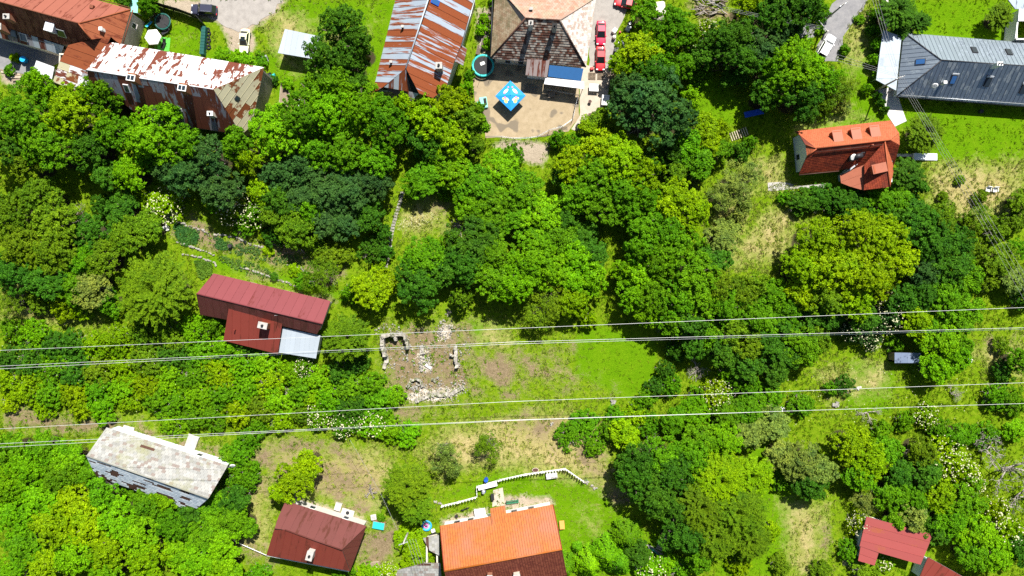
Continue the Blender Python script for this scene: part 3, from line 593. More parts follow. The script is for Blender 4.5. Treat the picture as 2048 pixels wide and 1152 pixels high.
def sheet(name, pts, z, mat, label, jit=.25, step=1.0, kind='structure'):
    """flat paving with an uneven edge; pts in photo pixels"""
    rn = random.Random(len(name) * 7 + int(pts[0][0])); q = [P(x, y).xy for x, y in pts]; out = []
    for i in range(len(q)):
        a, b = q[i], q[(i + 1) % len(q)]; L = (b - a).length; k = max(1, int(L / step))
        for j in range(k):
            p = a.lerp(b, j / k); out.append((p.x + rn.uniform(-jit, jit), p.y + rn.uniform(-jit, jit)))
    bm = bmesh.new(); vs = [bm.verts.new((x, y, z)) for x, y in out]; f = bm.faces.new(vs)
    if f.normal.z < 0: f.normal_flip()
    bmesh.ops.triangulate(bm, faces=bm.faces[:]); me = bpy.data.meshes.new(name); bm.to_mesh(me); bm.free()
    me.materials.append(mat); return tag(link(bpy.data.objects.new(name, me)), label, None, None, kind)
def paving_mat(name, c0, c1, c2, stain=None):
    m, n = newmat(name, .92, 0, .15); f = n.noise(n.pos(), .9, 6, .7); g = n.noise(n.pos(), 7, 4, .7)
    c = n.ramp(n.mix(.35, f, g), (.3, c0), (.5, c1), (.7, c2))
    if stain: c = n.mix(n.step(n.noise(n.pos((1, 1, 1)), .33, 2, .4), .565, .60), c, stain)
    n.base(c); n.bump(g, .3, .04); return m
M['asphalt'] = paving_mat('worn asphalt', (.15, .15, .155), (.22, .215, .22), (.3, .29, .28))
M['patio'] = paving_mat('trodden yard', (.25, .195, .12), (.34, .265, .165), (.41, .33, .225), (.19, .155, .11))
M['flag'] = paving_mat('pale flagstone', (.36, .3, .235), (.45, .385, .305), (.5, .44, .365))
M['gravel'] = paving_mat('gravel', (.22, .2, .18), (.31, .285, .26), (.38, .35, .315))
M['brightconc'] = paving_mat('bright concrete', (.5, .48, .45), (.57, .55, .52), (.62, .6, .57))
sheet('road', [(1682, -10), (1742, -10), (1718, 30), (1695, 58), (1686, 74), (1690, 100), (1672, 124), (1640, 125), (1630, 105), (1650, 68), (1640, 48), (1655, 20)], .012, M['asphalt'], 'grey asphalt lane at the top beside the white car')
sheet('driveway', [(1588, 52), (1625, 46), (1642, 62), (1618, 82), (1590, 82)], .010, M['asphalt'], 'asphalt driveway tracks beside the hatched gate', .1)
sheet('gravel_road', [(395, -10), (570, -10), (545, 22), (515, 48), (480, 62), (440, 52), (405, 22)], .010, M['gravel'], 'pale gravel track past the black car', .4)
sheet('car_yard', [(1182, -10), (1262, -10), (1250, 30), (1235, 60), (1225, 140), (1178, 145)], .008, M['gravel'], 'gravel strip where the red cars stand', .2)
sheet('patio', [(975, 115), (1160, 128), (1158, 235), (1138, 262), (1075, 275), (972, 276), (970, 230), (950, 210), (945, 150)], .010, M['patio'], 'sandy yard with dark damp spots in front of the tiled house', .12)
sheet('terrace', [(1158, 128), (1222, 140), (1215, 200), (1180, 250), (1152, 262), (1142, 258), (1160, 232)], .016, M['flag'], 'pale flagstone strip beside the sandy yard', .06)
sheet('path', [(1756, 180), (1790, 172), (1800, 205), (1813, 242), (1790, 253), (1776, 232)], .02, M['brightconc'], 'bright concrete path below the metal carport', .03)
sheet('path', [(1536, 366), (1568, 363), (1600, 372), (1660, 366), (1660, 374), (1536, 382)], .014, M['conc'], 'concrete strip behind the hedge of the orange house', .06)
sheet('courtyard', [(-20, 62), (125, 95), (118, 125), (70, 150), (-20, 140)], .010, M['asphalt'], 'yard behind the brown-roofed house, its shade put into a dark colour', .1)  # dark asphalt puts the house's shadow into the yard's colour
sheet('path', [(987, 980), (1005, 975), (1010, 1010), (985, 1014)], .012, M['flag'], 'pale slab path to the door of the orange-tiled house', .05)

# ------------------------------------------------------------------ buildings
def house(name, label, cat='house'): return thing(name, label, cat)

# --- the big brown-roofed house, top left
h = house('brown_house', 'big brown-roofed house with hipped end and courtyard, cut by the top left corner')
f1 = Face([(262, 19, 5.2), (157, 47, 9.2), (-70, -15), (-70, -73, 5.2)])
f2 = Face([(157, 47, 9.2), (180, 78), (137, 90), (124, 88), (-70, 32, 5.2), (-70, -15, 9.2)])
f3 = Face([(157, 47, 9.2), (262, 19, 5.2), (241, 90, 5.2), (222, 74), (182, 79)])
for f, mt, wd, row in ((f1, M['brown_sheet'], 1.6, None), (f2, M['brown_old'], 1.25, 1.9), (f3, M['orange_sheet'], 1.2, None)):
    d = f.slab(h, 'roof', M['dark']); sheets(d, f, wd, mt, row=row)
    if f is f1: main = d
ridge(h, f1.hit(157, 47, .06), f1.hit(-70, -15, .06), M['brown_old']); ridge(h, f3.hit(157, 47, .06), f3.hit(262, 19, .06), M['orange_sheet']); ridge(h, f3.hit(157, 47, .06), f3.hit(182, 79, .06), M['orange_sheet'])
walls(h, outline_at([(262, 19), (241, 90), (137, 92), (-70, 36), (-70, -73)], 5.2), [f1, f2, f3], M['plaster'], ins=.3, zmax=5.2, window={0: [(.3, 2.8, .8, 1.1)]})
tube(h, 'gutter', [P(266, 20, 5.05), P(245, 90, 5.05)], .09, M['brown_old']); tube(h, 'gutter', [P(262, 16, 5.05), P(160, -12, 5.05)], .09, M['brown_old'])
f4 = Face([(-20, 47, 4.9), (60, 70, 4.9), (128, 92), (121, 110), (100, 102), (-20, 70, 3.4)])
d = f4.slab(h, 'lean_to_roof', M['dark']); sheets(d, f4, 1.1, [M['rust_white'], M['tin_clean'], M['porch_sheet'], M['tin_clean']], name='roof_sheet')
walls(h, [tuple(P(x, y, 3.4).xy) for x, y in [(-20, 50), (60, 74), (121, 92), (119, 108), (-20, 68)]], [f4], M['cream'], ins=.1, cut=.14)
chimney(h, f2, 26, 40, (1.0, .8), 1.5, M['brick'], M['cream']); chimney(h, f4, 14, 62, (1.0, 1.0), 2.0, M['brick'], pots=2)
p = f2.hit(105, 56); dm = box(h, 'dormer', (1.3, 1.5, 1.3), (p.x, p.y, p.z + .15), M['bluewhite'], R_(-15)); box(dm, 'dormer_roof', (1.5, 1.7, .08), (0, 0, .70), M['white_sheet'])
skylight(h, f2, 123, 66, 1.5, 1.4, M['steel'], M['glass']); skylight(h, f4, 28, 66, 1.2, 1.4, M['dark'], M['glass']); skylight(h, f4, 48, 74, 1.3, 1.4, M['steel'], M['glass'])
chimney(h, f3, 207, 61, (.5, .5), .8, M['white'], M['white'], pots=0); box(h, 'roof_hatch', (.6, .6, .5), f1.hit(185, 16, .2), M['brown_old'], R_(-15))
g1 = Face([(120, 122, 5.0), (174, 141, 5.0), (216, 86), (222, 73, 7.2), (182, 79), (137, 90)])
g2 = Face([(120, 121, 5.02), (174, 140, 5.02), (180, 172), (150, 182), (106, 163, 4.0)])
d = g1.slab(h, 'annex_roof', M['dark']); sheets(d, g1, 1.25, M['orange_sheet'], along='h')
d = g2.slab(h, 'annex_roof', M['dark']); sheets(d, g2, 1.2, [M['white_rust'], M['beige_rust'], M['rust_white']], along='h', row=2.4)
walls(h, outline_at([(120, 105), (106, 163), (150, 182), (180, 172), (200, 110)], 4.6), [g1, g2], M['cream'], ins=.3)
rebase(h, P(150, 60))

# --- the long barn with the rust-patched white roof
h = house('rusty_barn', 'long barn with white roof patched with rust and two white-framed dormers', 'barn')
a1 = Face([(217, 84, 6.4), (528, 135, 6.4), (427, 179), (174, 140, 10)])
a2 = Face([(174, 140, 10), (427, 179, 10), (483, 269, 3.6), (292, 240), (232, 196), (180, 166)])
a3 = Face([(427, 179, 10), (528, 135, 6.4), (503, 252), (483, 269, 3.6)])
d = a1.slab(h, 'roof', M['rust_white']); sheets(d, a1, 1.5, M['white_rust'], row=3.4)
d = a2.slab(h, 'roof', M['rust_white']); sheets(d, a2, 1.3, M['rust_white'], row=4.2)
d = a3.slab(h, 'roof', M['rust_white']); sheets(d, a3, 1.15, M['beige_rust'], along='h', row=2.6)
ridge(h, a1.hit(174, 140, .05), a1.hit(427, 179, .05), M['white_sheet'], .12)
walls(h, outline_at([(217, 84), (528, 135)], 6.4) + outline_at([(503, 250), (483, 266), (292, 238), (230, 190), (180, 150)], 4.2), [a1, a2, a3], M['plaster'], ins=.3, zmax=6.3)
for (x, y) in ((272, 158), (373, 178)):
    p = a2.hit(x, y); dm = box(h, 'dormer', (1.35, 1.3, 2.3), (p.x, p.y - .1, p.z + .3), M['rustbox'], R_(-9))
    fr = box(dm, 'window_frame', (1.4, 1.0, .12), (0, -.15, 1.2), M['white'], bevel=.01); box(dm, 'pane', (1.1, .72, .05), (0, -.15, 1.25), M['glass'], bevel=0)
    box(dm, 'mullion', (.09, .72, .05), (0, -.15, 1.27), M['white'], bevel=0)
skylight(h, a2, 254, 176, .9, 1.5, M['white'], M['glass']); chimney(h, a2, 427, 231, (.9, .7), 1.3, M['cream'], M['white']); skylight(h, a3, 474, 196, .7, .7, M['dark'], M['glass'])
skylight(h, a2, 361, 219, .6, .6, M['white'], M['glass'])
rebase(h, P(345, 190))

# --- corrugated shelter
h = house('metal_shelter', 'open shelter with corrugated metal roof on the lawn by the dark trees', 'shelter')
f = Face([(570, 58, 3.0), (641, 73, 3.0), (627, 118, 2.7), (556, 106)])
d = f.slab(h, 'roof', M['dark'], th=.08); sheets(d, f, .95, M['tin_clean'], seam=.05, row=None)
for q in ((574, 64), (634, 77), (624, 112), (562, 103)):
    p = P(q[0], q[1], 2.8); cyl(h, 'post', .07, 2.7, (p.x, p.y, 1.35), M['wood'], n=8)
rebase(h, P(600, 88))

# --- barn with rust-striped tin roof
h = house('striped_barn', 'barn with tin roof striped by rust beside the tiled house', 'barn')
b1 = Face([(796, -20, 5.4), (745, 187, 5.4), (767, 174), (812, 137, 9), (863, -20)])
b2 = Face([(863, -20, 9), (812, 137, 9), (838, 187), (866, 196), (893, 173), (908, 124), (921, 92, 5.4), (953, -20)])
b3 = Face([(812, 137, 9), (767, 174, 6.6), (838, 187, 6.6), (818, 207)])
b4 = Face([(908, 122, 5.2), (921, 88, 5.2), (934, 98, 4.5), (926, 131)])
for f, mt, wd in ((b1, M['tin_rust'], .98), (b2, M['tin_rust'], 1.15), (b3, [M['tin_rust'], M['rust_white'], M['tin_clean']], .8), (b4, M['rust_white'], 1.1)):
    d = f.slab(h, 'roof', M['dark']); sheets(d, f, wd, mt)
ridge(h, b1.hit(863, -20, .05), b1.hit(812, 137, .05), M['tin_clean'], .12)
walls(h, outline_at([(796, -20), (745, 185), (818, 192), (866, 194), (893, 171), (921, 92), (953, -20)], 5.4), [b1, b2], M['cream'], ins=.35, zmax=5.6)
chimney(h, b2, 880, 138, (1.0, 1.0), 1.8, M['plaster'], M['lightconc']); chimney(h, b1, 806, 56, (.35, .35), .7, M['dark'], pots=0); chimney(h, b1, 783, 126, (.35, .35), .7, M['rustbox'], pots=0)
skylight(h, b2, 870, 4, .9, 1.4, M['blue'], M['blueglass'])
tube(h, 'gutter', [P(955, -20, 5.3), P(923, 92, 5.3)], .09, M['steel'])
rebase(h, P(845, 90))

# --- tiled house with blue awning
h = house('tiled_house', 'old hipped house with mottled clay tiles and a blue awning in front')
c1 = Face([(1051, 36, 8), (1120, 40, 8), (1171, 134), (980, 116, 3.6)])
c2 = Face([(1120, 40, 8), (1192, -6, 4.4), (1172, 133, 3.6)])
c3 = Face([(1051, 36, 8), (982, 115, 3.6), (992, -30, 3.6), (1006, -10)])
c4 = Face([(1051, 36, 8), (1120, 40, 8), (1196, -10, 4.4), (1190, -30), (992, -30)])
for f, mt in ((c1, 'tile_dark'), (c2, 'tile_white'), (c3, 'tile_olive'), (c4, 'tile_salmon')):
    d = f.slab(h, 'roof', M['dark']); tiles(d, f, .46, .42, M[mt], thick=.07)
for a, b in (((1051, 36), (1120, 40)), ((1120, 40), (1171, 134)), ((1051, 36), (981, 116)), ): ridge(h, c1.hit(*a, .08), c1.hit(*b, .08), M['tile_dark'], .13)
ridge(h, c2.hit(1120, 40, .08), c2.hit(1192, -6, .08), M['tile_salmon'], .13)
walls(h, outline_at([(983, 118), (1170, 134), (1192, -10), (1190, -40), (992, -40)], 3.6), [c1, c2, c3, c4], M['lightconc'], ins=.5, zmax=3.7, window={0: [(.15, 1.6, .9, 1.2), (.3, 1.6, .9, 1.2)]})
chimney(h, c1, 1061, 56, (.7, .7), 2.2, M['tile_white'], M['lightconc']); chimney(h, c1, 1108, 60, (.7, .7), 1.9, M['plaster'], M['soot']); chimney(h, c4, 1062, 20, (.5, .4), .6, M['dark'], pots=0)
f = Face([(1055, 112, 3.9), (1100, 117, 3.9), (1094, 155, 3.0), (1051, 150)]); d = f.slab(h, 'porch_roof', M['lightconc'], th=.25); sheets(d, f, .62, M['porch_sheet'])
walls(h, outline_at([(1055, 122), (1098, 127), (1093, 152), (1053, 148)], 3.0), [f], M['bluewhite'], ins=.2, cut=.3)
f = Face([(1099, 130, 3.3), (1167, 137, 3.3), (1162, 162, 2.9), (1096, 153)]); M['awning'] = plain('blue awning cloth', (.012, .085, .235, 1), .7, var=.08); f.slab(h, 'awning', M['awning'], th=.04)
f = Face([(1091, 155, 2.85), (1168, 163, 2.85), (1168, 178, 2.7), (1088, 168)]); d = f.slab(h, 'awning_edge_roof', M['white'], th=.1); sheets(d, f, 1.7, M['white_sheet'], seam=0)
for q in ((1090, 166), (1166, 176), (1128, 172)): p = P(q[0], q[1], 2.7); cyl(h, 'post', .06, 2.65, (p.x, p.y, 1.33), M['dark'], n=8)
tube(h, 'gutter', [P(985, 0, 3.5), P(981, 115, 3.5)], .1, M['dark'])
rebase(h, P(1085, 70))

# --- dark standing-seam house, right edge
h = house('dark_seam_house', 'modern house with dark standing-seam roof and roof windows')
e1 = Face([(1808, 66, 2.2), (2130, 92, 2.2), (2130, 138), (1882, 121, 5.8)])
e2 = Face([(1808, 66, 2.2), (1882, 121, 5.8), (1793, 192, 2.2)])
e3 = Face([(1882, 121, 5.8), (2130, 138, 5.8), (2130, 217), (1793, 192, 2.2)])
for f in (e1, e2, e3): d = f.slab(h, 'roof', M['dark']); sheets(d, f, .72, M['grey_seam'], seam=.06)
for a, b, f in (((1882, 121), (2130, 138), e1), ((1882, 121), (1808, 66), e1), ((1882, 121), (1793, 192), e3)): ridge(h, f.hit(*a, .08), f.hit(*b, .08), M['dark'], .1)
walls(h, outline_at([(1808, 66), (2130, 92), (2130, 217), (1793, 192)], 2.2), [e1, e2, e3], M['bluewhite'], ins=.5, zmax=2.2, window={2: [(.8, 1.2, 1.2, 1.0), (.6, 1.2, 1.2, 1.0), (.4, 1.2, 1.2, 1.0)]})
skylight(h, e2, 1841, 124, 1.0, 1.5, M['dark'], M['blueglass'])
for x, y, f, g in ((1948, 101, e1, 'glass'), (2017, 105, e1, 'glass'), (1906, 159, e3, 'blueglass'), (1975, 164, e3, 'glass'), (2046, 178, e3, 'glass')):
    s = skylight(h, f, x, y, .95, 1.5, M['dark'], M[g])
    if f is e3: box(s, 'roller_cover', (1.15, .28, .16), (0, .95, .06), M['steel'])
chimney(h, e3, 1986, 134, (.9, .55), 1.6, M['bluewhite'], M['white'], pots=2); chimney(h, e3, 1883, 168, (.5, .4), 1.0, M['white'], M['white'], pots=0)
p = e3.hit(1861, 176); dsh = cyl(h, 'satellite_dish', .5, .1, (p.x, p.y, p.z + 1.2), M['white'], (R_(50), 0, R_(-20)), 20, .38); tube(h, 'dish_mast', [p, p + Vector((0, 0, 1.2))], .04, M['steel']); box(dsh, 'feed_arm', (.05, .05, .5), (0, .15, .25), M['steel'])
pa, pb = e3.hit(1800, 189, .25), e3.hit(2130, 213, .25); tube(h, 'snow_guard', [pa, pb], .06, M['steel'])
for k in range(28): box(h, 'guard_bracket', (.1, .1, .25), pa.lerp(pb, (k + .5) / 28) - Vector((0, 0, .1)), M['steel'])
pa, pb = e2.hit(1806, 78, .2), e2.hit(1797, 180, .2); tube(h, 'snow_guard', [pa + Vector((.4, 0, 0)), pb + Vector((.4, 0, 0))], .05, M['steel']); tube(h, 'gutter', [P(1793, 194, 2.1), P(2130, 219, 2.1)], .1, M['dark'])
rebase(h, P(1960, 140))
h = house('carport', 'pale metal carport with skewed roof beside the dark seam house', 'carport')
f = Face([(1766, 60, 2.3), (1803, 73, 2.3), (1792, 181, 2.3), (1752, 160)]); d = f.slab(h, 'roof', M['steel'], th=.1)
M['carport'] = sheet_mat('pale carport sheet', (.36, .42, .47, 1), (.41, .46, .51, 1), (.33, .38, .43, 1), .4, (.3, .8), .35, spec=.4); sheets(d, f, 2.1, M['carport'], seam=.02, along='h')
for q in ((1767, 66), (1800, 78), (1791, 175), (1756, 156), (1760, 110)): p = P(q[0], q[1], 2.4); cyl(h, 'post', .07, 2.4, (p.x, p.y, 1.2), M['steel'], n=8)
rebase(h, P(1778, 120))

# --- orange house with three dormers
h = house('orange_dormer_house', 'orange-tiled house with three dormers and a south wing')
k1 = Face([(1590, 263, 2.6), (1781, 241, 2.6), (1798, 266), (1781, 280), (1633, 297, 6.5), (1611, 290), (1600, 271)])
k2 = Face([(1633, 297, 6.5), (1781, 280, 6.5), (1799, 290), (1788, 330), (1678, 340), (1598, 348, 2.6), (1614, 312)])
k3 = Face([(1611, 290, 5.4), (1633, 297, 6.5), (1614, 312, 5.4)]); k4 = Face([(1781, 280, 6.5), (1798, 266, 5.4), (1799, 290, 5.4)])
k5 = Face([(1770, 283, 6.3), (1729, 329), (1728, 380, 3.6), (1780, 374, 5.9)]); k6 = Face([(1770, 283, 6.3), (1780, 374, 5.9), (1788, 336, 3.2)])
k7 = Face([(1729, 329, 3.7), (1680, 350, 2.3), (1682, 366), (1700, 373), (1728, 381, 3.2)])
for f, mt in ((k1, 'tile_orange'), (k2, 'tile_verge_shade'), (k3, 'tile_orange'), (k4, 'tile_orange'), (k5, 'tile_verge_shade'), (k6, 'tile_orange')):  # red tile puts shade into the slopes turned from the sun
    d = f.slab(h, 'roof', M['tile_deck_shade'], th=.1); tiles(d, f, .36, .36, M[mt], thick=.022)
M['terracotta'] = plain('terracotta sheet', srgb(206, 122, 92), .6, var=.1); d = k7.slab(h, 'bay_roof', M['terracotta'], th=.1); sheets(d, k7, 1.3, M['terracotta'], seam=.03)
for a, b, f in (((1633, 297), (1781, 280), k1), ((1633, 297), (1614, 312), k2), ((1770, 283), (1780, 374), k5), ((1633, 297), (1611, 290), k1)): ridge(h, f.hit(*a, .06), f.hit(*b, .06), M['tile_orange'], .11)
walls(h, outline_at([(1590, 263), (1774, 243), (1788, 284), (1780, 328), (1598, 348)], 2.6), [k1, k2], M['bluewhite'], ins=.65, zmax=5.2, window={4: [(.4, 1.5, .9, 1.1)]})
walls(h, outline_at([(1729, 300), (1786, 320), (1779, 372), (1728, 378), (1686, 362), (1684, 345)], 2.6), [k5, k6, k7], M['bluewhite'], ins=.5, zmax=4.6)
def shed_dormer(f, px, py, wd, ln, mt):
    p = f.hit(px, py); ang = math.atan2(f.U.y, f.U.x)
    dn = Vector((f.n.x, f.n.y, 0)).normalized()
    b = box(h, 'dormer', (wd, ln, 1.3), (p.x, p.y, p.z + .1), M['tile_orange'], ang, .02)
    r = box(b, 'dormer_roof', (wd + .3, ln + .4, .1), (0, 0, .72), mt, (R_(10), 0, 0), .02)
for x, y in ((1671, 274), (1708, 269), (1745, 264)): shed_dormer(k1, x, y, 1.35, 1.7, M['terracotta'])
shed_dormer(k5, 1754, 338, 1.3, 1.9, M['terracotta'])
p = k2.hit(1703, 317); sk = box(h, 'chimney_stack', (1.2, .9, 1.6), (p.x, p.y, p.z + .3), M['dark'], R_(8)); cyl(sk, 'cowl', .42, 1.3, (.55, .1, .9), M['dark'], (0, R_(90), R_(8)), 14)
cyl(h, 'satellite_dish', .6, .12, k2.hit(1702, 308, .9), M['white'], (R_(40), 0, .5), 18, .45); skylight(h, k2, 1725, 308, .8, .9, M['dark'], M['glass']); tube(h, 'vent_pipe', [k2.hit(1740, 292), k2.hit(1740, 292) + Vector((0, 0, 1.0))], .12, M['terracotta'])
pa, pb = k2.hit(1630, 303, .15), k2.hit(1765, 288, .15); tube(h, 'snow_guard', [pa, pb], .05, M['brown'])
tube(h, 'gutter', [P(1598, 350, 3.5), P(1678, 342, 3.5)], .08, M['brown']); rebase(h, P(1690, 300))

# --- red-roofed cottage beside the clearing
h = house('red_cottage', 'cottage with long pink-red roof and red wing, below the vegetable terraces')
r1 = Face([(427, 547, 3.2), (661, 602, 3.2), (645, 648), (393, 588, 6.4)])
r2 = Face([(393, 588, 6.4), (645, 648, 6.4), (634, 668), (566, 652), (458, 640), (401, 629, 3.2)])
r3 = Face([(458, 614, 5.4), (566, 634, 5.4), (556, 708), (447, 681, 3.0)]); r4 = Face([(566, 655, 3.9), (641, 671, 3.9), (632, 717), (558, 705, 2.8)])
for f, mt, wd in ((r1, 'pink_sheet', 1.45), (r2, 'maroon_sheet', 1.3), (r3, 'red_sheet', 1.35), (r4, 'tin_clean', .85)):  # pink slope faces the sun; maroon puts shade into the far slope
    d = f.slab(h, 'roof', M['dark']); sheets(d, f, wd, M[mt])
ridge(h, r1.hit(393, 588, .05), r1.hit(645, 648, .05), M['pink_sheet'])
walls(h, outline_at([(427, 547), (660, 602), (634, 666), (401, 628)], 3.2), [r1, r2], M['lightconc'], ins=.35, window={0: [(.3, 1.5, .9, 1.1), (.6, 1.5, .9, 1.1)]})
walls(h, outline_at([(460, 625), (564, 645), (554, 705), (450, 678)], 3.2), [r3], M['cream'], ins=.3); walls(h, outline_at([(568, 658), (638, 672), (630, 713), (562, 702)], 2.9), [r4], M['cream'], ins=.15)
chimney(h, r3, 532, 650, (1.5, 1.0), 1.6, M['rustbox'], M['steel'], R_(-12)); p = r3.hit(471, 660); tube(h, 'vent_pipe', [p, p + Vector((0, 0, .7))], .1, M['red_sheet'])
p = r3.hit(558, 631); tube(h, 'aerial_mast', [p, p + Vector((.1, .1, 2.4))], .04, M['steel'])
rebase(h, P(525, 630))

# --- grey slate barn
h = house('slate_barn', 'barn with pale slate roof, one slope shedding its slates, in the lower left thicket', 'barn')
s1 = Face([(213, 855, 3.2), (456, 931, 3.2), (417, 997), (173, 912, 7.0)])
s2 = Face([(173, 912, 7.0), (417, 997, 7.0), (386, 1023, 3.3), (192, 952)])
d = s1.slab(h, 'roof', M['slate_loss']); tiles(d, s1, .62, .5, M['slate'], thick=.035, missing=.004)
d = s2.slab(h, 'roof', M['slate_loss']); tiles(d, s2, .6, .5, M['slate_blue'], thick=.035, missing=.2, rnd=random.Random(5))
ridge(h, s1.hit(173, 912, .06), s1.hit(417, 997, .06), M['slate'], .13)
walls(h, outline_at([(213, 855), (456, 931), (386, 1021), (190, 950)], 3.2), [s1, s2], M['bluewhite'], ins=.3, cut=.14, window={0: [(.75, 1.7, .8, 1.0)]})
p = P(465, 932, 4.0); dsh = cyl(h, 'satellite_dish', .5, .1, p, M['white'], (R_(50), 0, R_(10)), 18, .36); tube(h, 'dish_mast', [P(452, 936, 3.0), p], .05, M['steel'])
rebase(h, P(310, 930)); 

# --- rust-red hipped cottage
h = house('maroon_cottage', 'rust-red metal-roofed cottage with clipped gables and white chimney at the bottom')
m1 = Face([(571, 1002, 3.3), (733, 1052, 3.3), (684, 1100), (570, 1060, 6.8), (549, 1057), (556, 1036)])
m2 = Face([(570, 1060, 6.8), (684, 1100, 6.8), (700, 1142), (533, 1110, 3.3), (549, 1057)])
m3 = Face([(684, 1100, 6.8), (733, 1052, 3.3), (700, 1142, 3.3)])
for f, mt, wd in ((m1, 'maroon_sheet', 1.5), (m2, 'red_sheet', 1.25), (m3, 'maroon_sheet', 1.2)): d = f.slab(h, 'roof', M['dark']); sheets(d, f, wd, M[mt])
ridge(h, m1.hit(570, 1060, .05), m1.hit(684, 1100, .05), M['maroon_sheet'])
walls(h, outline_at([(571, 1002), (731, 1052), (700, 1139), (535, 1108)], 3.3), [m1, m2, m3], M['lightconc'], ins=.4, zmax=3.6, window={0: [(.3, 1.5, .9, 1.1), (.75, 1.5, .9, 1.1)]})
chimney(h, m2, 625, 1104, (1.0, 1.5), 1.7, M['lightconc'], M['lightconc'], R_(-15)); tube(h, 'gutter', [P(533, 1111, 3.1), P(698, 1143, 3.1)], .09, M['white'])
rebase(h, P(635, 1068))

# --- orange-tiled house by the picket fence
h = house('orange_tile_house', 'house with broad bright orange tiled roof below the white picket fence')
o1 = Face([(880, 1052, 3.3), (1106, 1009, 3.3), (1124, 1099), (889, 1143, 8.0)]); o2 = Face([(889, 1143, 8.0), (1124, 1099, 8.0), (1134, 1150), (900, 1195, 3.3)])
o3 = Face([(980, 1017, 3.0), (1010, 1011, 3.0), (1015, 1045), (984, 1051, 4.3)])
for f, mt in ((o1, 'tile_orange2'), (o3, 'tile_orange2'), (o2, 'tile_deck_shade')): d = f.slab(h, 'roof' if f is not o3 else 'porch_roof', M['tile_deck_shade'], th=.12); tiles(d, f, .42, .40, M[mt], thick=.05, stagger=0, gap=.05)  # maroon on the far slope is its shade put into the tile colour
ridge(h, o1.hit(889, 1143, .08), o1.hit(1124, 1099, .08), M['tile_orange2'], .13)
for a, b in (((880, 1052), (889, 1143)), ((1106, 1009), (1124, 1099))): ridge(h, o1.hit(*a, .04), o1.hit(*b, .04), M['tile_verge_shade'], .09, 'verge')
walls(h, outline_at([(880, 1052), (1106, 1009), (1134, 1150), (900, 1195)], 3.3), [o1, o2], M['white'], ins=.5, window={0: [(.12, 1.5, 1.0, 1.2), (.25, 1.5, 1.0, 1.2), (.66, 1.5, 1.0, 1.2), (.82, 1.5, 1.0, 1.2)]})
chimney(h, o2, 980, 1148, (.8, .9), 1.6, M['brick'], M['lightconc']); chimney(h, o2, 1034, 1148, (1.0, 1.2), 1.6, M['cream'], M['lightconc'], R_(10), 0)
rebase(h, P(1005, 1090))
h = house('slate_shed', 'low shed with flaking pale slate roof against the orange-tiled house', 'shed')
q1 = Face([(795, 1140, 2.2), (850, 1126, 2.6), (881, 1126, 2.6), (884, 1180), (788, 1180)])
q2 = Face([(846, 1076, 2.3), (878, 1070, 2.6), (880, 1112, 2.6), (858, 1100)])
for f in (q1, q2): d = f.slab(h, 'roof', M['slate_loss'], th=.1); tiles(d, f, .6, .5, M['slate'], missing=.05)
walls(h, outline_at([(850, 1080), (876, 1074), (878, 1170), (800, 1170), (800, 1142), (850, 1128)], 2.3), [q1, q2], M['cream'], ins=.15, zmax=2.2); rebase(h, P(850, 1130))

# --- coral-roofed house, bottom right
h = house('coral_house', 'L-shaped house with flat-pitched coral red roof among trees, bottom right')
t1 = Face([(1733, 1033, 3.6), (1866, 1069, 3.6), (1841, 1129, 3.0), (1757, 1105), (1719, 1092)]); t2 = Face([(1721, 1093, 3.02), (1757, 1106, 3.02), (1749, 1131, 2.7), (1716, 1121)])
for f in (t1, t2): d = f.slab(h, 'roof', M['dark']); sheets(d, f, 1.35, M['coral_sheet'], along='h')
walls(h, outline_at([(1733, 1033), (1865, 1069), (1841, 1128), (1757, 1106), (1749, 1130), (1718, 1121)], 3.1), [t1], M['bluewhite'], ins=.4, zmax=3.0, cut=.3); rebase(h, P(1790, 1078))
h = house('red_shed', 'red metal-roofed shed cut by the bottom edge beside the coral roof', 'shed')
f = Face([(1856, 1114, 3.2), (1934, 1158, 3.2), (1920, 1190, 2.7), (1836, 1160)]); d = f.slab(h, 'roof', M['steel']); sheets(d, f, 1.4, M['red_sheet'])
walls(h, outline_at([(1856, 1114), (1934, 1158), (1920, 1188), (1837, 1158)], 2.9), [f], M['bluewhite'], ins=.3, cut=.2); rebase(h, P(1885, 1150))
h = house('white_lean_to', 'small white lean-to roof in the courtyard of the brown house', 'lean-to')
f = Face([(73, 121, 2.8), (109, 134, 2.8), (104, 158, 2.4), (66, 142)]); d = f.slab(h, 'roof', M['steel'], th=.08); sheets(d, f, 1.1, M['white_sheet'])
walls(h, outline_at([(74, 123), (107, 135), (103, 155), (68, 141)], 2.5), [f], M['cream'], ins=.15); rebase(h, P(88, 140))
h = house('garden_shed', 'small blue-grey box shed half under a tree in the right meadow', 'shed')
f = Face([(1789, 705, 2.3), (1842, 706, 2.3), (1842, 726, 2.2), (1789, 726)]); M['bluegrey'] = sheet_mat('blue-grey felt', srgb(120, 140, 176), srgb(150, 164, 186), srgb(92, 104, 128), .45, (.8, .8), .7); d = f.slab(h, 'roof', M['dark'], th=.1); sheets(d, f, 1.2, M['bluegrey'], seam=0)
walls(h, outline_at([(1790, 706), (1841, 707), (1841, 725), (1790, 725)], 2.2), [f], M['wood'], ins=.05); rebase(h, P(1815, 715))
h = house('neighbour_house', 'corner of a white building cut by the right edge above the lawn', 'building')
f = Face([(2038, 18, 3.0), (2080, 18, 3.0), (2080, 42, 3.0), (2036, 42)]); d = f.slab(h, 'roof', M['white'], th=.2); sheets(d, f, 1.5, M['white_sheet'])
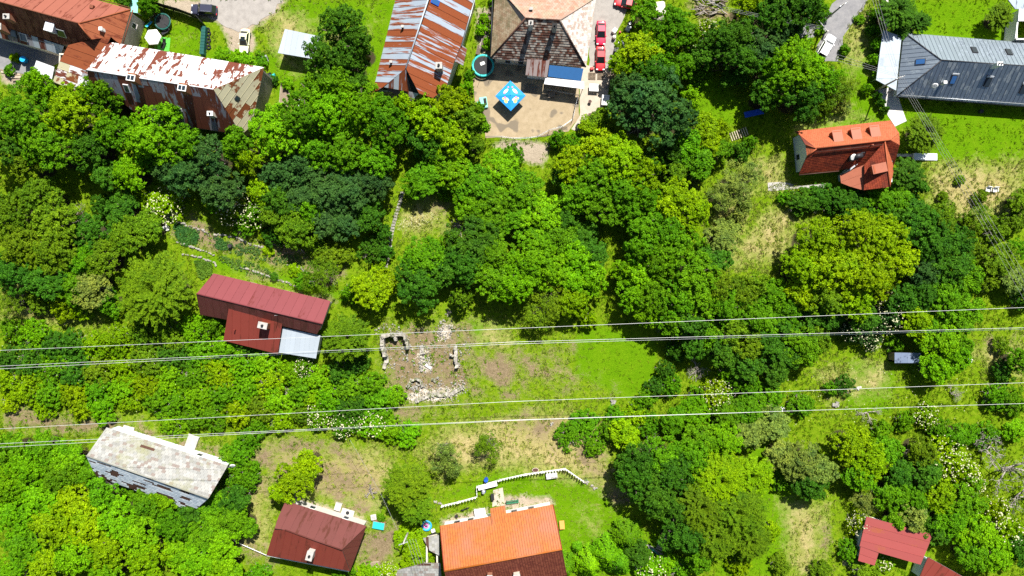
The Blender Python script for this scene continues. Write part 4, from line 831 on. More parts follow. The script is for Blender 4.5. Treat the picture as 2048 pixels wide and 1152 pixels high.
f2_ = Face([(2012, -6, 3.0), (2052, -6, 3.0), (2052, 18, 2.9), (2030, 18)]); d = f2_.slab(h, 'porch_roof', M['plaster'], th=.15); sheets(d, f2_, 1.5, M['grey_seam'])
walls(h, outline_at([(2037, 18), (2080, 18), (2080, 80), (2030, 80)], 3.0), [f], M['white'], ins=.1, zmax=3); rebase(h, P(2050, 40))

# ------------------------------------------------------------------ vegetation
def leaf_mat(name, var=.5):
    m = bpy.data.materials.new(name); m.use_nodes = True; n = N(m); n.b.inputs['Roughness'].default_value = .55; n.b.inputs['Specular IOR Level'].default_value = .06
    oi = n.new('ShaderNodeObjectInfo'); isl = n.island()
    f = n.noise(n.pos(), .42, 4, .65)
    v = n.ramp(isl, (0, (.45, .5, .4)), (.4, (.9, .92, .9)), (.8, (1.25, 1.2, 1)), (1, (1.6, 1.45, 1.3)))
    c = n.mix(1.0, oi.outputs['Color'], v, 'MULTIPLY')
    c = n.mix(1.0, c, n.ramp(f, (.28, (.62, .78, 1.1)), (.5, (1, 1, 1)), (.72, (1.2, 1.14, .9))), 'MULTIPLY')
    n.base(c); tr = n.new('ShaderNodeBsdfTranslucent'); n.link(n.mix(1.0, c, (1.05, 1.12, .4), 'MULTIPLY'), tr.inputs[0])
    mx = n.new('ShaderNodeMixShader'); mx.inputs[0].default_value = .27
    out = n.n['Material Output']; n.link(n.b.outputs[0], mx.inputs[1]); n.link(tr.outputs[0], mx.inputs[2]); n.link(mx.outputs[0], out.inputs[0]); return m
M['leaf'] = leaf_mat('leaves')
M['blossom'] = plain('elder blossom', (.58, .56, .34, 1), .8, var=.1)

def unit(v): return v / np.maximum(np.linalg.norm(v, axis=-1, keepdims=True), 1e-9)
def leaf_quads(pos, nrm, L, W, rg):
    """rhombic leaves lying across nrm, slightly folded along the rib"""
    k = len(pos); t = unit(np.cross(nrm, rg.normal(size=(k, 3)))); b = np.cross(nrm, t)
    L = (L * rg.uniform(.7, 1.3, k))[:, None]; W = (W * rg.uniform(.7, 1.3, k))[:, None]
    V = np.stack([pos - t * L, pos - b * W - nrm * W * .25, pos + t * L, pos + b * W - nrm * W * .25], 1).reshape(-1, 3)
    return V, np.arange(4 * k).reshape(-1, 4)

def crown_clump(seed, R, rz, leaf, nclump, per, rc, low=-.45, up=.45, lobes=9, lob=(.34, .52)):
    """crown built from limbs' worth of foliage: big lobes, each covered with leaf clumps, dark gaps between them"""
    rg = np.random.default_rng(seed); P_, Nn = [], []
    a0 = rg.uniform(0, 6.28); L = []
    for k in range(lobes):
        if k < lobes * .62: a = a0 + k * 2 * math.pi / (lobes * .62) + rg.normal(0, .25); q = rg.uniform(.5, .72); L.append((np.array([math.cos(a) * q, math.sin(a) * q, rg.uniform(-.25, .2)]), rg.uniform(*lob)))
        else: a = rg.uniform(0, 6.28); q = rg.uniform(.05, .35); L.append((np.array([math.cos(a) * q, math.sin(a) * q, rg.uniform(.2, .5)]), rg.uniform(*lob)))
    wt = np.array([l[1] ** 2 for l in L]); wt /= wt.sum()
    for (c0, r0), wk in zip(L, wt):
        m_ = max(3, int(nclump * wk)); d = unit(rg.normal(size=(m_ * 4, 3)) + c0 * .6); d = d[d[:, 2] > low][:m_]
        f = 1 + rg.normal(0, .16, len(d)); f *= np.where(rg.random(len(d)) < .2, rg.uniform(.4, .8, len(d)), 1)
        for dd, ff in zip(d, f):
            c = (c0 + dd * r0 * ff) * [R, R, rz]; k = int(per * rg.uniform(.4, 1.6)); r = rc * rg.uniform(.55, 1.45)
            e = unit(rg.normal(size=(k, 3)) + dd * .5 + [0, 0, up]); s = rg.uniform(.3, 1, k) ** .6
            P_.append(c + e * (s * r)[:, None] * [1, 1, .7]); Nn.append(unit(e * .6 + dd * .2 + np.array([0, .12, .5]) + rg.normal(size=(k, 3)) * .62))
    return leaf_quads(np.concatenate(P_), np.concatenate(Nn), leaf, leaf * .6, rg)

def crown_feather(seed, R, rz, leaf, nb, per):
    """long sprays that radiate from the middle"""
    rg = np.random.default_rng(seed); P_, Nn = [], []
    for _ in range(nb):
        a = rg.uniform(0, 2 * math.pi); el = rg.uniform(-.1, 1.35); d = np.array([math.cos(a) * math.cos(el), math.sin(a) * math.cos(el), math.sin(el)])
        L = rg.uniform(.75, 1.08); t = np.sort(rg.uniform(.3, 1, per)); base = d[None, :] * t[:, None] * L * [R, R, rz]
        side = unit(np.cross(d, [0, 0, 1])); wv = (1.05 - t) * R * .17 + .1
        off = side[None, :] * (rg.uniform(-1, 1, per) * wv)[:, None]; dr = -(t ** 2) * R * .13
        P_.append(base + off + np.stack([0 * t, 0 * t, dr + rg.uniform(-.08, .08, per)], 1)); Nn.append(unit(np.array([0, 0, .9]) + d * .3 + rg.normal(size=(per, 3)) * .35))
    return leaf_quads(np.concatenate(P_), np.concatenate(Nn), leaf * 1.25, leaf * .36, rg)

def crown_conifer(seed, R, rz, leaf, n):
    rg = np.random.default_rng(seed); t = rg.random(n) ** .7; a = rg.uniform(0, 2 * math.pi, n); ar = np.round(a / (2 * math.pi) * 9) / 9 * 2 * math.pi + rg.normal(0, .13, n)
    r = R * (t * .95 + .05) * rg.uniform(.55, 1, n) ** .4 * (1 + .15 * np.sin(a * 5 + seed)); z = rz * (1 - 2 * t) + rg.normal(0, .12, n)
    p = np.stack([r * np.cos(ar), r * np.sin(ar), z], 1); nn = unit(np.stack([np.cos(ar) * .5, np.sin(ar) * .5, np.full(n, .7)], 1) + rg.normal(size=(n, 3)) * .35)
    return leaf_quads(p, nn, leaf, leaf * .45, rg)

def twig_tree(seed, R, H, depth=4, spread=.75, r0=.12):
    """bare limbs and twigs"""
    rn = random.Random(seed); V, F = [], []
    def grow(p, d, L, r, k):
        q = p + d * L; v, f = tube_geo([p, p.lerp(q, .5) + Vector((rn.uniform(-1, 1), rn.uniform(-1, 1), rn.uniform(-.4, .4))) * L * .09, q], [r, r * .85, r * .62], 5 if r > .03 else 3)
        o = len(V); V.extend(v); F.extend([tuple(i + o for i in x) for x in f])
        if k:
            for _ in range(rn.choice((2, 3, 3))):
                nd = (d + Vector((rn.gauss(0, spread), rn.gauss(0, spread), rn.gauss(.12, spread * .4)))).normalized(); grow(q, nd, L * rn.uniform(.6, .85), r * .6, k - 1)
    for _ in range(4): grow(Vector((0, 0, 0)), Vector((rn.gauss(0, .7), rn.gauss(0, .7), .8)).normalized(), H * .36, r0, depth)
    k = R / max(1e-3, max(math.hypot(v[0], v[1]) for v in V)); return [(v[0] * k, v[1] * k, max(-.05, v[2])) for v in V], F

PROTO = {}
def proto(kind, R):
    """a few crowns of each habit and size class, all at true leaf size"""
    cls = min((.9, 1.6, 2.6, 3.8, 5.2), key=lambda q: abs(math.log(q / R)))
    key = (kind, cls)
    if key not in PROTO:
        L = []
        for s in range(3 if kind in ('', 'b', 'e') else 2):
            sd = int(cls * 10) * 31 + s * 7 + len(kind) * 1000 + (ord(kind[0]) if kind else 0)
            if kind == '': nc = int(34 * cls ** 1.5) + 12; vf = crown_clump(sd, cls * .82, cls * .7, .16, nc, 36, .40, lobes=6 + int(cls * 1.6))
            elif kind in ('b', 'e'): nc = int(38 * cls ** 1.6) + 10; vf = crown_clump(sd, cls * .84, cls * .72, .13, nc, 28, .28, -.2, lobes=7 + int(cls * 2))
            elif kind == 'n': nc = int(60 * cls ** 1.6) + 12; vf = crown_clump(sd, cls * .85, cls * .74, .12, nc, 36, .26, -.2, lobes=9)
            elif kind == 'f': vf = crown_feather(sd, cls, cls * .8, .15, int(70 * cls ** .9), int(58 * cls ** .35))
            elif kind == 'c': vf = crown_conifer(sd, cls, cls * 1.3, .2, int(900 * cls ** 1.5))
            else: nc = int(34 * cls ** 1.4) + 8; vf = crown_clump(sd, cls * .85, cls * .7, .105, nc, 24, .45, lobes=8)
            L.append(np_mesh('crown', *vf, M['leaf']))
        PROTO[key] = L
    return cls, PROTO[key]
TR = []
for s in range(3):
    rn = random.Random(s); V, F = tube_geo([(0, 0, -.05), (.03, .02, .35), (.0, .05, .62)], [.055, .04, .03], 8)
    for k in range(5):
        a = k * 1.26 + rn.random(); z = rn.uniform(.4, .6); v, f = tube_geo([(0, .03, z), (.14 * math.cos(a), .14 * math.sin(a), z + .12), (.26 * math.cos(a), .26 * math.sin(a), z + .3)], [.026, .018, .006], 5)
        o = len(V); V = V + v; F = F + [tuple(i + o for i in x) for x in f]
    me = bpy.data.meshes.new('trunk'); me.from_pydata([tuple(v) for v in V], [], F); me.materials.append(M['bark']); me.shade_smooth(); TR.append(me)
BL = {}
def blossoms(cls):
    if cls not in BL:
        rg = np.random.default_rng(int(cls * 77)); k = int(24 * cls ** 1.5); d = unit(rg.normal(size=(k, 3)) + np.array([.5, .4, .6]) * rg.choice([1, -1, 1], (k, 1))); d[:, 2] = np.abs(d[:, 2]); p = d * [cls * .9, cls * .9, cls * .8] * rg.uniform(.8, 1.05, (k, 1)) + [0, 0, .1]; V = []; F = []
        for q in p:
            r = rg.uniform(.05, .12); a0 = rg.random() * 6; o = len(V)
            V += [q + [0, 0, .05]] + [q + np.array([r * math.cos(a0 + i * 1.047), r * math.sin(a0 + i * 1.047), rg.uniform(-.03, .03)]) for i in range(6)]
            F += [(o, o + 1 + i, o + 1 + (i + 1) % 6) for i in range(6)]
        me = bpy.data.meshes.new('blossoms'); me.from_pydata([tuple(v) for v in V], [], F); me.materials.append(M['blossom']); BL[cls] = me
    return BL[cls]
TW = {}
def twigs(cls, i):
    if (cls, i) not in TW:
        V, F = twig_tree(int(cls * 10) + i, cls * .95, cls * 1.2, 3, .7, .07 if cls > 1.2 else .035); me = bpy.data.meshes.new('twigs'); me.from_pydata(V, [], F); me.materials.append(M['deadwood']); TW[(cls, i)] = me
    return TW[(cls, i)]

LAND = [('the long rust-patched barn', 360, 190), ('the big brown-roofed house', 110, 70), ('the corrugated metal shelter', 598, 88), ('the rust-striped barn', 840, 90), ('the mottled tiled house', 1085, 70), ('the blue parasol', 1020, 190), ('the red cars', 1200, 92), ('the white car', 1653, 92), ('the dark seam-roofed house', 1930, 130), ('the orange house with dormers', 1690, 310), ('the red-roofed cottage', 525, 630), ('the stone ruin', 840, 715), ('the slate-roofed barn', 315, 935), ('the rust-red cottage', 635, 1065), ('the orange-tiled house', 1005, 1080), ('the coral-roofed house', 1790, 1080), ('the stepping-stone path', 785, 465), ('the two garden chairs', 1983, 379), ('the blue-grey garden shed', 1815, 715), ('the vegetable terraces', 460, 490), ('the straw-coloured meadow patch', 1550, 445), ('the sunny clearing', 1225, 700), ('the white picket fence', 1060, 955), ('the metal carport', 1778, 120), ('the fallen dead tree', 2000, 925), ('the bare earth bank', 150, 845)]
HAB = {'': ('tree', 'tree'), 'b': ('shrub', 'shrub'), 'e': ('white-flowering bush', 'shrub'), 'f': ('feathery tree', 'tree'), 't': ('thin twiggy tree', 'tree'), 'c': ('pointed conifer', 'conifer'), 'n': ('dense clipped bush', 'bush')}
ORD = ['nearest', 'second nearest', 'third nearest', 'fourth nearest', 'fifth nearest', 'sixth nearest', 'seventh nearest', 'eighth nearest', 'ninth nearest', 'tenth nearest', 'eleventh nearest', 'twelfth nearest', 'thirteenth nearest', 'fourteenth nearest', 'fifteenth nearest', 'sixteenth nearest']
keyed = {}
for i, (x, y, r, c, hb, hh) in enumerate(plants):
    nm, lx, ly = min(LAND, key=lambda q: (q[1] - x) ** 2 + (q[2] - y) ** 2); dx, dy = x - lx, (y - ly) * 1.2
    side = ('right of' if dx > 0 else 'left of') if abs(dx) > abs(dy) else ('below' if dy > 0 else 'above')
    size = 'small' if r < 22 else 'mid-sized' if r < 38 else 'large'
    kind = 'e' if 'e' in hb else hb[:1] if hb else ''
    keyed.setdefault((size, CNAME[c], HAB[kind][0], side, nm), []).append((math.hypot(dx, dy), i))
LABEL = {}
for k, v in keyed.items():
    for j, (_, i) in enumerate(sorted(v)):
        LABEL[i] = '%s %s %s %s %s' % k + ('' if len(v) == 1 else ', %s to it' % ORD[min(j, 15)])

rp = random.Random(11)
NAMES = {'': 'tree', 'b': 'shrub', 'e': 'flowering_bush', 'f': 'feathery_tree', 't': 'thin_tree', 'c': 'conifer', 'n': 'clipped_bush'}
for i, (x, y, r, c, hb, hh) in enumerate(plants):
    kind = 'e' if 'e' in hb else hb[:1] if hb else ''
    shr = kind in 'ben' and kind != ''
    zc = hh * (.42 if shr else .62); p = P(x, y, zc); Rm = r / PPM * (CAM_H - zc) / CAM_H
    cls, mes = proto('t' if 't' in hb else kind, Rm)
    grp = 'shrubs and bushes among the gardens' if shr else 'trees on the slope'
    t = thing(NAMES[kind], LABEL[i], HAB[kind][1], (p.x, p.y, 0), 0, grp)
    col = COLR[c]; j = rp.uniform(.86, 1.16); jr = rp.uniform(.86, 1.08)
    rzm = {'': .72, 'f': .8, 'c': 1.3, 't': .72}.get(kind, .75); ztop = hh
    zr = min(max((ztop * .62) / (cls * rzm * 2) * 1.0, .55), 1.25) if not shr else ztop / (cls * rzm * 1.62)
    s = Rm / cls; zr = max(.5 * s, min(zr, 1.5 * s))
    cr = link(bpy.data.objects.new('crown', rp.choice(mes)), t); cr.location = (0, 0, max(ztop - cls * rzm * zr, cls * rzm * zr * .25)); cr.scale = (s * rp.uniform(.95, 1.08), s * rp.uniform(.95, 1.08), zr)
    cr.rotation_euler = (0, 0, rp.uniform(0, 6.28)); cr.color = (col[0] * j * jr, col[1] * j, col[2] * j, 1)
    if not shr:
        tk = link(bpy.data.objects.new('trunk', rp.choice(TR)), t); k = hh; tk.scale = (k * .8, k * .8, k); tk.rotation_euler = (0, 0, rp.uniform(0, 6.28))
    else:
        tk = link(bpy.data.objects.new('stems', twigs(.9, i % 2)), t); tk.scale = (s * cls / .95, s * cls / .95, hh / 1.6 * .8)
    if 'e' in hb:
        b = link(bpy.data.objects.new('blossoms', blossoms(cls)), t); b.location = cr.location; b.scale = cr.scale; b.rotation_euler = (0, 0, rp.uniform(0, 6.28))
    if 't' in hb or (kind == '' and i % 3 == 0):
        b = link(bpy.data.objects.new('twigs', twigs(cls, i % 2)), t); b.location = (0, 0, .1); b.scale = (s * .92, s * .92, hh / (cls * 1.35)); b.rotation_euler = (0, 0, rp.uniform(0, 6.28))

# bare trees and brushwood
for k, (x, y, R, hh, lb) in enumerate(((2020, 935, 6.5, 7.5, 'pale dead tree with bare twisted limbs at the right edge'), (1965, 895, 3.8, 5, 'smaller bare dead tree above the twisted one, near the right edge'), (2030, 992, 4.2, 5.5, 'bare dead tree below the twisted one, cut by the right edge'), (1395, 740, 2.6, 1.6, 'grey heap of bare branches below the right corner of the clearing'), (1735, 825, 2.4, 1.4, 'grey leafless shrub in the right meadow above the yellow-green bushes'), (1900, 785, 2.2, 1.6, 'grey leafless shrub below the blue-grey garden shed'), (1740, 1000, 2.4, 2.6, 'grey leafless thorn bush above the coral roof'), (922, 455, 2.0, 1.2, 'fallen bare branch beside the brown earth near the stepping-stone path'), (895, 625, .9, .6, 'dead sapling at the foot of the trees above the ruin'), (1380, 815, 1.8, 1.2, 'bare branch beside the white-flowering bush right of the clearing'), (740, 985, 1.6, .8, 'dead brush beside the feathery olive tree'))):
    p = P(x, y); t = thing('bare_tree' if R > 3 else 'bare_shrub', lb, 'dead tree' if R > 3 else 'dead shrub', (p.x, p.y, 0), k * 1.3)
    V, F = twig_tree(100 + k, R, hh, 4 if R > 2 else 3, .85, .2 if R > 3 else .06); mesh_obj('limbs', V, F, M['deadwood'], t, smooth=True)

# ------------------------------------------------------------------ grass and weeds (nobody could count them)
def grass_mat():
    m = bpy.data.materials.new('grass blades'); m.use_nodes = True; n = N(m); n.b.inputs['Roughness'].default_value = .8; n.b.inputs['Specular IOR Level'].default_value = .02
    a = n.new('ShaderNodeAttribute'); a.attribute_name = 'Col'; c = a.outputs['Color']
    n.base(c); tr = n.new('ShaderNodeBsdfTranslucent'); n.link(c, tr.inputs[0]); mx = n.new('ShaderNodeMixShader'); mx.inputs[0].default_value = .3
    n.link(n.b.outputs[0], mx.inputs[1]); n.link(tr.outputs[0], mx.inputs[2]); n.link(mx.outputs[0], n.n['Material Output'].inputs[0]); return m
M['blade'] = grass_mat()
NOGO = [[(-30, -30), (270, 10), (250, 90), (190, 175), (-30, 170)], [(170, 90), (550, 130), (520, 275), (170, 170)], [(785, -20), (960, -20), (935, 100), (890, 200), (740, 190)], [(940, 110), (1225, 110), (1215, 205), (1150, 265), (1070, 278), (970, 278), (945, 210)], [(975, -20), (1262, -20), (1225, 140), (975, 120)], [(1640, -10), (1742, -10), (1680, 72), (1672, 125), (1635, 125)], [(1750, 55), (2060, 80), (2060, 215), (1755, 185)], [(1756, 180), (1795, 175), (1815, 242), (1785, 253)], [(1585, 260), (1800, 240), (1790, 385), (1680, 375), (1590, 350)], [(420, 545), (665, 600), (640, 720), (440, 690), (390, 590)], [(210, 855), (460, 930), (390, 1025), (170, 915)], [(570, 1000), (735, 1050), (700, 1145), (530, 1110)], [(875, 1050), (1110, 1005), (1140, 1180), (885, 1180)], [(1715, 1030), (1868, 1068), (1842, 1130), (1715, 1125)], [(318, 0), (575, 0), (500, 60), (430, 60)]]
def scatter(count, seed, short):
    rg = np.random.default_rng(seed); p = np.stack([rg.uniform(-95, 95, count), rg.uniform(-56, 56, count)], 1)
    w = np.ones(count); lawn_ = cover('lawn', p, 1.0)
    for q in NOGO: w *= (sdist(q, p) < 0)
    w *= 1 - .8 * cover('soil', p, 3.0); w *= 1 - .35 * cover('mixed', p, 3.0); w *= 1 - cover('sand', p, 1.0)
    lt = np.zeros(count)
    for (x, y, r) in tree_litter: lt = np.maximum(lt, np.clip((r - np.hypot(p[:, 0] - x, p[:, 1] - y)) / (r * .5), 0, 1))
    w *= 1 - .9 * lt
    w *= (1 - .5 * lawn_)
    patch = np.sin(p[:, 0] * .31 + 2 * np.sin(p[:, 1] * .22)) * np.sin(p[:, 1] * .37 + 1.5 * np.sin(p[:, 0] * .19)) * .5 + .5
    w *= .35 + .65 * patch
    keep = rg.random(count) < w; p = p[keep]; return p, np.maximum(cover('dry', p, 4.0), .5 * cover('half', p, 4)), lawn_[keep], rg
def tufts(name, label, count, seed, h0, h1, blades, wd, lean, cols, short=False):
    p, dr, lw, rg = scatter(count, seed, short); k = len(p); hgt = rg.uniform(h0, h1, k) * (1 - .55 * lw)
    base = np.repeat(p, blades, 0) + rg.normal(0, .12, (k * blades, 2)); hb = np.repeat(hgt, blades) * rg.uniform(.6, 1.15, k * blades); a = rg.uniform(0, 6.28, k * blades)
    d = np.stack([np.cos(a), np.sin(a)], 1); s = np.stack([-d[:, 1], d[:, 0]], 1) * wd; z0 = np.full(k * blades, -.03)
    V = np.stack([np.column_stack([base - s, z0]), np.column_stack([base + s, z0]), np.column_stack([base + d * (hb * lean)[:, None], hb])], 1).reshape(-1, 3)
    c0, c1, c2 = (np.array(q) for q in cols); mixv = rg.random(k)[:, None]
    C = (c0 * (1 - mixv) + c1 * mixv); t = np.clip(dr * rg.uniform(.4, 1.5, k), 0, 1)[:, None]; C = C * (1 - t) + c2 * t; C *= rg.uniform(.75, 1.25, k)[:, None]
    Cc = np.ones((len(V), 4)); Cc[:, :3] = np.repeat(C, blades * 3, 0)
    o = link(bpy.data.objects.new(name, np_mesh(name, V, np.arange(len(V)).reshape(-1, 3), M['blade'], Cc, 3))); tag(o, label, None, None, 'stuff')
tufts('tall_grass', 'tall meadow grass and hay on the open slopes', 70000, 3, .25, .6, 5, .05, .75, ((.14, .23, .008), (.24, .31, .02), (.42, .37, .14)))
tufts('weeds', 'low leafy weeds between the shrubs', 42000, 5, .12, .4, 6, .10, 1.1, ((.08, .18, .004), (.15, .27, .006), (.26, .29, .05)))

def petals(label, poly, n_, seed, col, z=.35, r=.06):
    rg = np.random.default_rng(seed); q = np.array([tuple(P(x, y).xy) for x, y in poly]); p = rg.uniform(q.min(0), q.max(0), (n_ * 5, 2)); sdv = sdist(poly, p); p = p[sdv > rg.uniform(0, 2.0, len(p)) - .4][:n_]
    c = np.column_stack([p, rg.uniform(z * .7, z * 1.2, len(p))]); V, F = leaf_quads(c, unit(rg.normal(size=c.shape) * .3 + [0, 0, 1]), r, r, rg)
    o = link(bpy.data.objects.new('flower_heads', np_mesh('flower_heads', V, F, M['blossom']))); tag(o, label, None, None, 'stuff')
petals('white wild flowers in the grass beside the stepping-stone path', [(795, 440), (830, 430), (870, 425), (880, 440), (850, 450), (815, 460), (790, 465)], 150, 1, None, .4, .06)
petals('white flower heads along the netting fence', [(1290, 1100), (1320, 1110), (1310, 1140), (1270, 1130)], 120, 2, None, .6, .08)
petals('scattered daisies in the right meadow', [(1500, 720), (1800, 720), (2000, 760), (1990, 830), (1600, 860), (1500, 1000), (1480, 860)], 160, 3, None, .4, .07)
petals('scattered white flower heads over the left thicket', [(0, 640), (400, 640), (600, 730), (590, 840), (350, 830), (0, 790)], 90, 4, None, 2.4, .06)

# ------------------------------------------------------------------ cars
def car(label, px, py, ang, L, Wd, H, paint, suv=False, name='car', sunroof=False):
    """front towards +x; ang is the heading in the picture plane"""
    p = P(px, py, .6); t = thing(name, label, 'car', (p.x, p.y, 0), ang, 'parked cars'); hw = Wd / 2; hl = L / 2; zb = H * .56
    st = [(-1, .74, .80), (-.96, .90, .93), (-.8, .97, .985), (-.4, 1, 1.0), (.1, 1, 1.0), (.5, .99, .96), (.8, .95, .88), (.95, .86, .80), (1, .66, .70)]
    V = []; F = []
    for (x, wq, zq) in st:
        w_ = hw * wq; zt = zb * zq
        for (yy, zz) in ((-w_ * .96, .22), (-w_, .45), (-w_ * .985, zt * .86), (-w_ * .88, zt), (w_ * .88, zt), (w_ * .985, zt * .86), (w_, .45), (w_ * .96, .22)): V.append((x * hl, yy, zz))
    k = 8
    for i in range(len(st) - 1):
        for j in range(k): F.append((i * k + j, (i + 1) * k + j, (i + 1) * k + (j + 1) % k, i * k + (j + 1) % k))
    F += [tuple(range(k)), tuple((len(st) - 1) * k + j for j in range(k))[::-1]]
    body = mesh_obj('body', V, [f[::-1] for f in F], paint, t, smooth=False)
    xr, xf, xr2, xf2 = (-.96, .46, -.76, .10) if suv else (-.78, .42, -.46, -.02)
    bw, tw = hw * .87, hw * .70; z0, z1 = zb * .965, H
    B = [(xr * hl, -bw, z0), (xf * hl, -bw, z0), (xf * hl, bw, z0), (xr * hl, bw, z0)]; T = [(xr2 * hl, -tw, z1), (xf2 * hl, -tw, z1), (xf2 * hl, tw, z1), (xr2 * hl, tw, z1)]
    def quad(nm, q, mt, off=0.0, shrink=.0):
        c = sum((Vector(v) for v in q), Vector()) / 4; q = [Vector(v).lerp(c, shrink) for v in q]; nn = (q[1] - q[0]).cross(q[2] - q[0]).normalized()
        return mesh_obj(nm, [v + nn * off for v in q] + [v + nn * (off - .03) for v in q], [(0, 1, 2, 3), (7, 6, 5, 4), (0, 4, 5, 1), (1, 5, 6, 2), (2, 6, 7, 3), (3, 7, 4, 0)], mt, t)
    cab = mesh_obj('cabin', B + T, [(0, 1, 5, 4), (1, 2, 6, 5), (2, 3, 7, 6), (3, 0, 4, 7), (4, 5, 6, 7)], paint, t)
    quad('windscreen', [B[1], B[2], T[2], T[1]], M['carglass'], .012, .09); quad('rear_window', [B[3], B[0], T[0], T[3]], M['carglass'], .012, .12)
    quad('side_window', [B[0], B[1], T[1], T[0]], M['carglass'], .012, .13); quad('side_window', [B[2], B[3], T[3], T[2]], M['carglass'], .012, .13)
    V = [];
    for (x, y) in ((xr2 * hl - .05, -tw - .03), (xf2 * hl + .06, -tw - .03), (xf2 * hl + .06, tw + .03), (xr2 * hl - .05, tw + .03)): V.append((x, y, z1))
    box(t, 'roof', ((xf2 - xr2) * hl + .1, 2 * tw + .06, .07), ((xf2 + xr2) / 2 * hl, 0, z1 + .005), paint, bevel=.03)
    if sunroof: box(t, 'sunroof', (.75, .8, .02), (.1 * hl - .3, 0, z1 + .045), M['carglass'], bevel=0)
    for sx in (-.6, .62):
        for sy in (-1, 1):
            wh = cyl(t, 'wheel', .32, .2, (sx * hl, sy * (hw - .09), .32), M['rubber'], (R_(90), 0, 0)); cyl(wh, 'rim', .19, .215, (0, 0, 0), M['steel'], n=12)
    for sy in (-1, 1):
        box(t, 'headlight', (.22, .34, .12), (hl * .90, sy * hw * .66, zb * .76), M['bluewhite']); box(t, 'tail_light', (.1, .3, .16), (-hl * .985, sy * hw * .66, zb * .74), M['red']); box(t, 'mirror', (.16, .24, .14), (xf * hl - .28, sy * (hw + .04), zb * 1.02), paint)
    if suv:
        for sy in (-1, 1): box(t, 'roof_rail', ((xf2 - xr2) * hl * .85, .04, .05), ((xf2 + xr2) / 2 * hl, sy * tw * .9, z1 + .06), M['steel'])
    box(t, 'bumper', (.14, Wd * .72, .2), (hl * .985, 0, .38), M['black'])
    for q_, wd_ in ((body, None), (cab, .1)):
        if wd_: md = q_.modifiers.new('bevel', 'BEVEL'); md.width = wd_; md.segments = 3
        else: md = q_.modifiers.new('smooth', 'SUBSURF'); md.levels = md.render_levels = 2
        q_.data.shade_smooth()
    return t
RED = carpaint('red car paint', (.56, .012, .02, 1)); PINKRED = carpaint('cherry car paint', (.62, .01, .06, 1)); WHITEC = carpaint('white car paint', (.8, .8, .8, 1)); CREAM = carpaint('cream car paint', (.78, .76, .5, 1)); BLUEBLACK = carpaint('blue-black car paint', (.03, .032, .06, 1))
car('dark blue-black estate car parked on the gravel track', 408, 20, R_(176), 4.6, 1.85, 1.6, BLUEBLACK, True)
car('cream white saloon car parked beside the hedge', 489, 82, R_(-95), 4.3, 1.7, 1.42, CREAM, False, sunroof=True)
car('cherry red car parked behind the other red one beside the tiled house', 1202, 66, R_(-91), 4.25, 1.72, 1.42, PINKRED)
car('red car parked nearest the pallets beside the tiled house', 1201, 117, R_(-91), 4.25, 1.72, 1.42, RED)
car('red car half hidden by a tree at the top edge', 1252, 6, R_(168), 4.1, 1.7, 1.45, RED)
car('white estate car parked below the end of the asphalt lane', 1652, 94, R_(60), 4.7, 1.85, 1.6, WHITEC, True)

# ------------------------------------------------------------------ small builders
def T(name, label, cat, px, py, z=0, rot=0, group=None):
    p = P(px, py, z); return thing(name, label, cat, (p.x, p.y, 0), R_(rot), group)
def table(label, px, py, w_, l_, h_, rot, top, leg, name='garden_table'):
    t = T(name, label, 'table', px, py, h_, rot); box(t, 'table_top', (w_, l_, .06), (0, 0, h_), top, bevel=.02)
    for sx in (-1, 1):
        for sy in (-1, 1): box(t, 'leg', (.06, .06, h_ - .03), (sx * (w_ / 2 - .12), sy * (l_ / 2 - .12), (h_ - .03) / 2), leg)
    return t
def bench(label, px, py, w_, rot, mt, leg):
    t = T('garden_bench', label, 'bench', px, py, .4, rot)
    for k in range(4): box(t, 'seat_slat', (w_, .1, .035), (0, -.2 + k * .13, .45), mt)
    for k in range(3): box(t, 'back_slat', (w_, .035, .1), (0, .30, .58 + k * .14), mt)
    for sx in (-1, 1): box(t, 'leg', (.07, .5, .45), (sx * w_ * .45, 0, .22), leg); box(t, 'leg', (.07, .07, .9), (sx * w_ * .45, .29, .45), leg)
    return t
def chair(label, px, py, rot, mt, group=None):
    t = T('garden_chair', label, 'chair', px, py, .4, rot, group); box(t, 'seat', (.8, .75, .08), (0, 0, .42), mt); box(t, 'backrest', (.8, .1, .6), (0, .38, .72), mt, (R_(-15), 0, 0))
    for sx in (-1, 1):
        box(t, 'armrest', (.1, .7, .06), (sx * .42, 0, .64), mt)
        for sy in (-1, 1): box(t, 'leg', (.07, .07, .42), (sx * .36, sy * .32, .21), mt)
def barrel(label, px, py, mt, r=.32, h_=.9, name='barrel', cat='barrel'):
    t = T(name, label, cat, px, py, h_); prof = [(.9, 0), (1, .25), (1, .75), (.9, 1)]
    for a, b in zip(prof, prof[1:]): pass
    V = []; F = []; k = 16
    for (rr, zz) in prof:
        for j in range(k): V.append((r * rr * math.cos(j * 2 * math.pi / k), r * rr * math.sin(j * 2 * math.pi / k), zz * h_))
    for i in range(3):
        for j in range(k): F.append((i * k + j, i * k + (j + 1) % k, (i + 1) * k + (j + 1) % k, (i + 1) * k + j))
    mesh_obj('body', V, F, mt, t, smooth=True); cyl(t, 'lid', r * .84, .05, (0, 0, h_ - .03), mt); ring(t, 'rim', r * .88, .03, (0, 0, h_), mt, n=18, m=6)
    return t
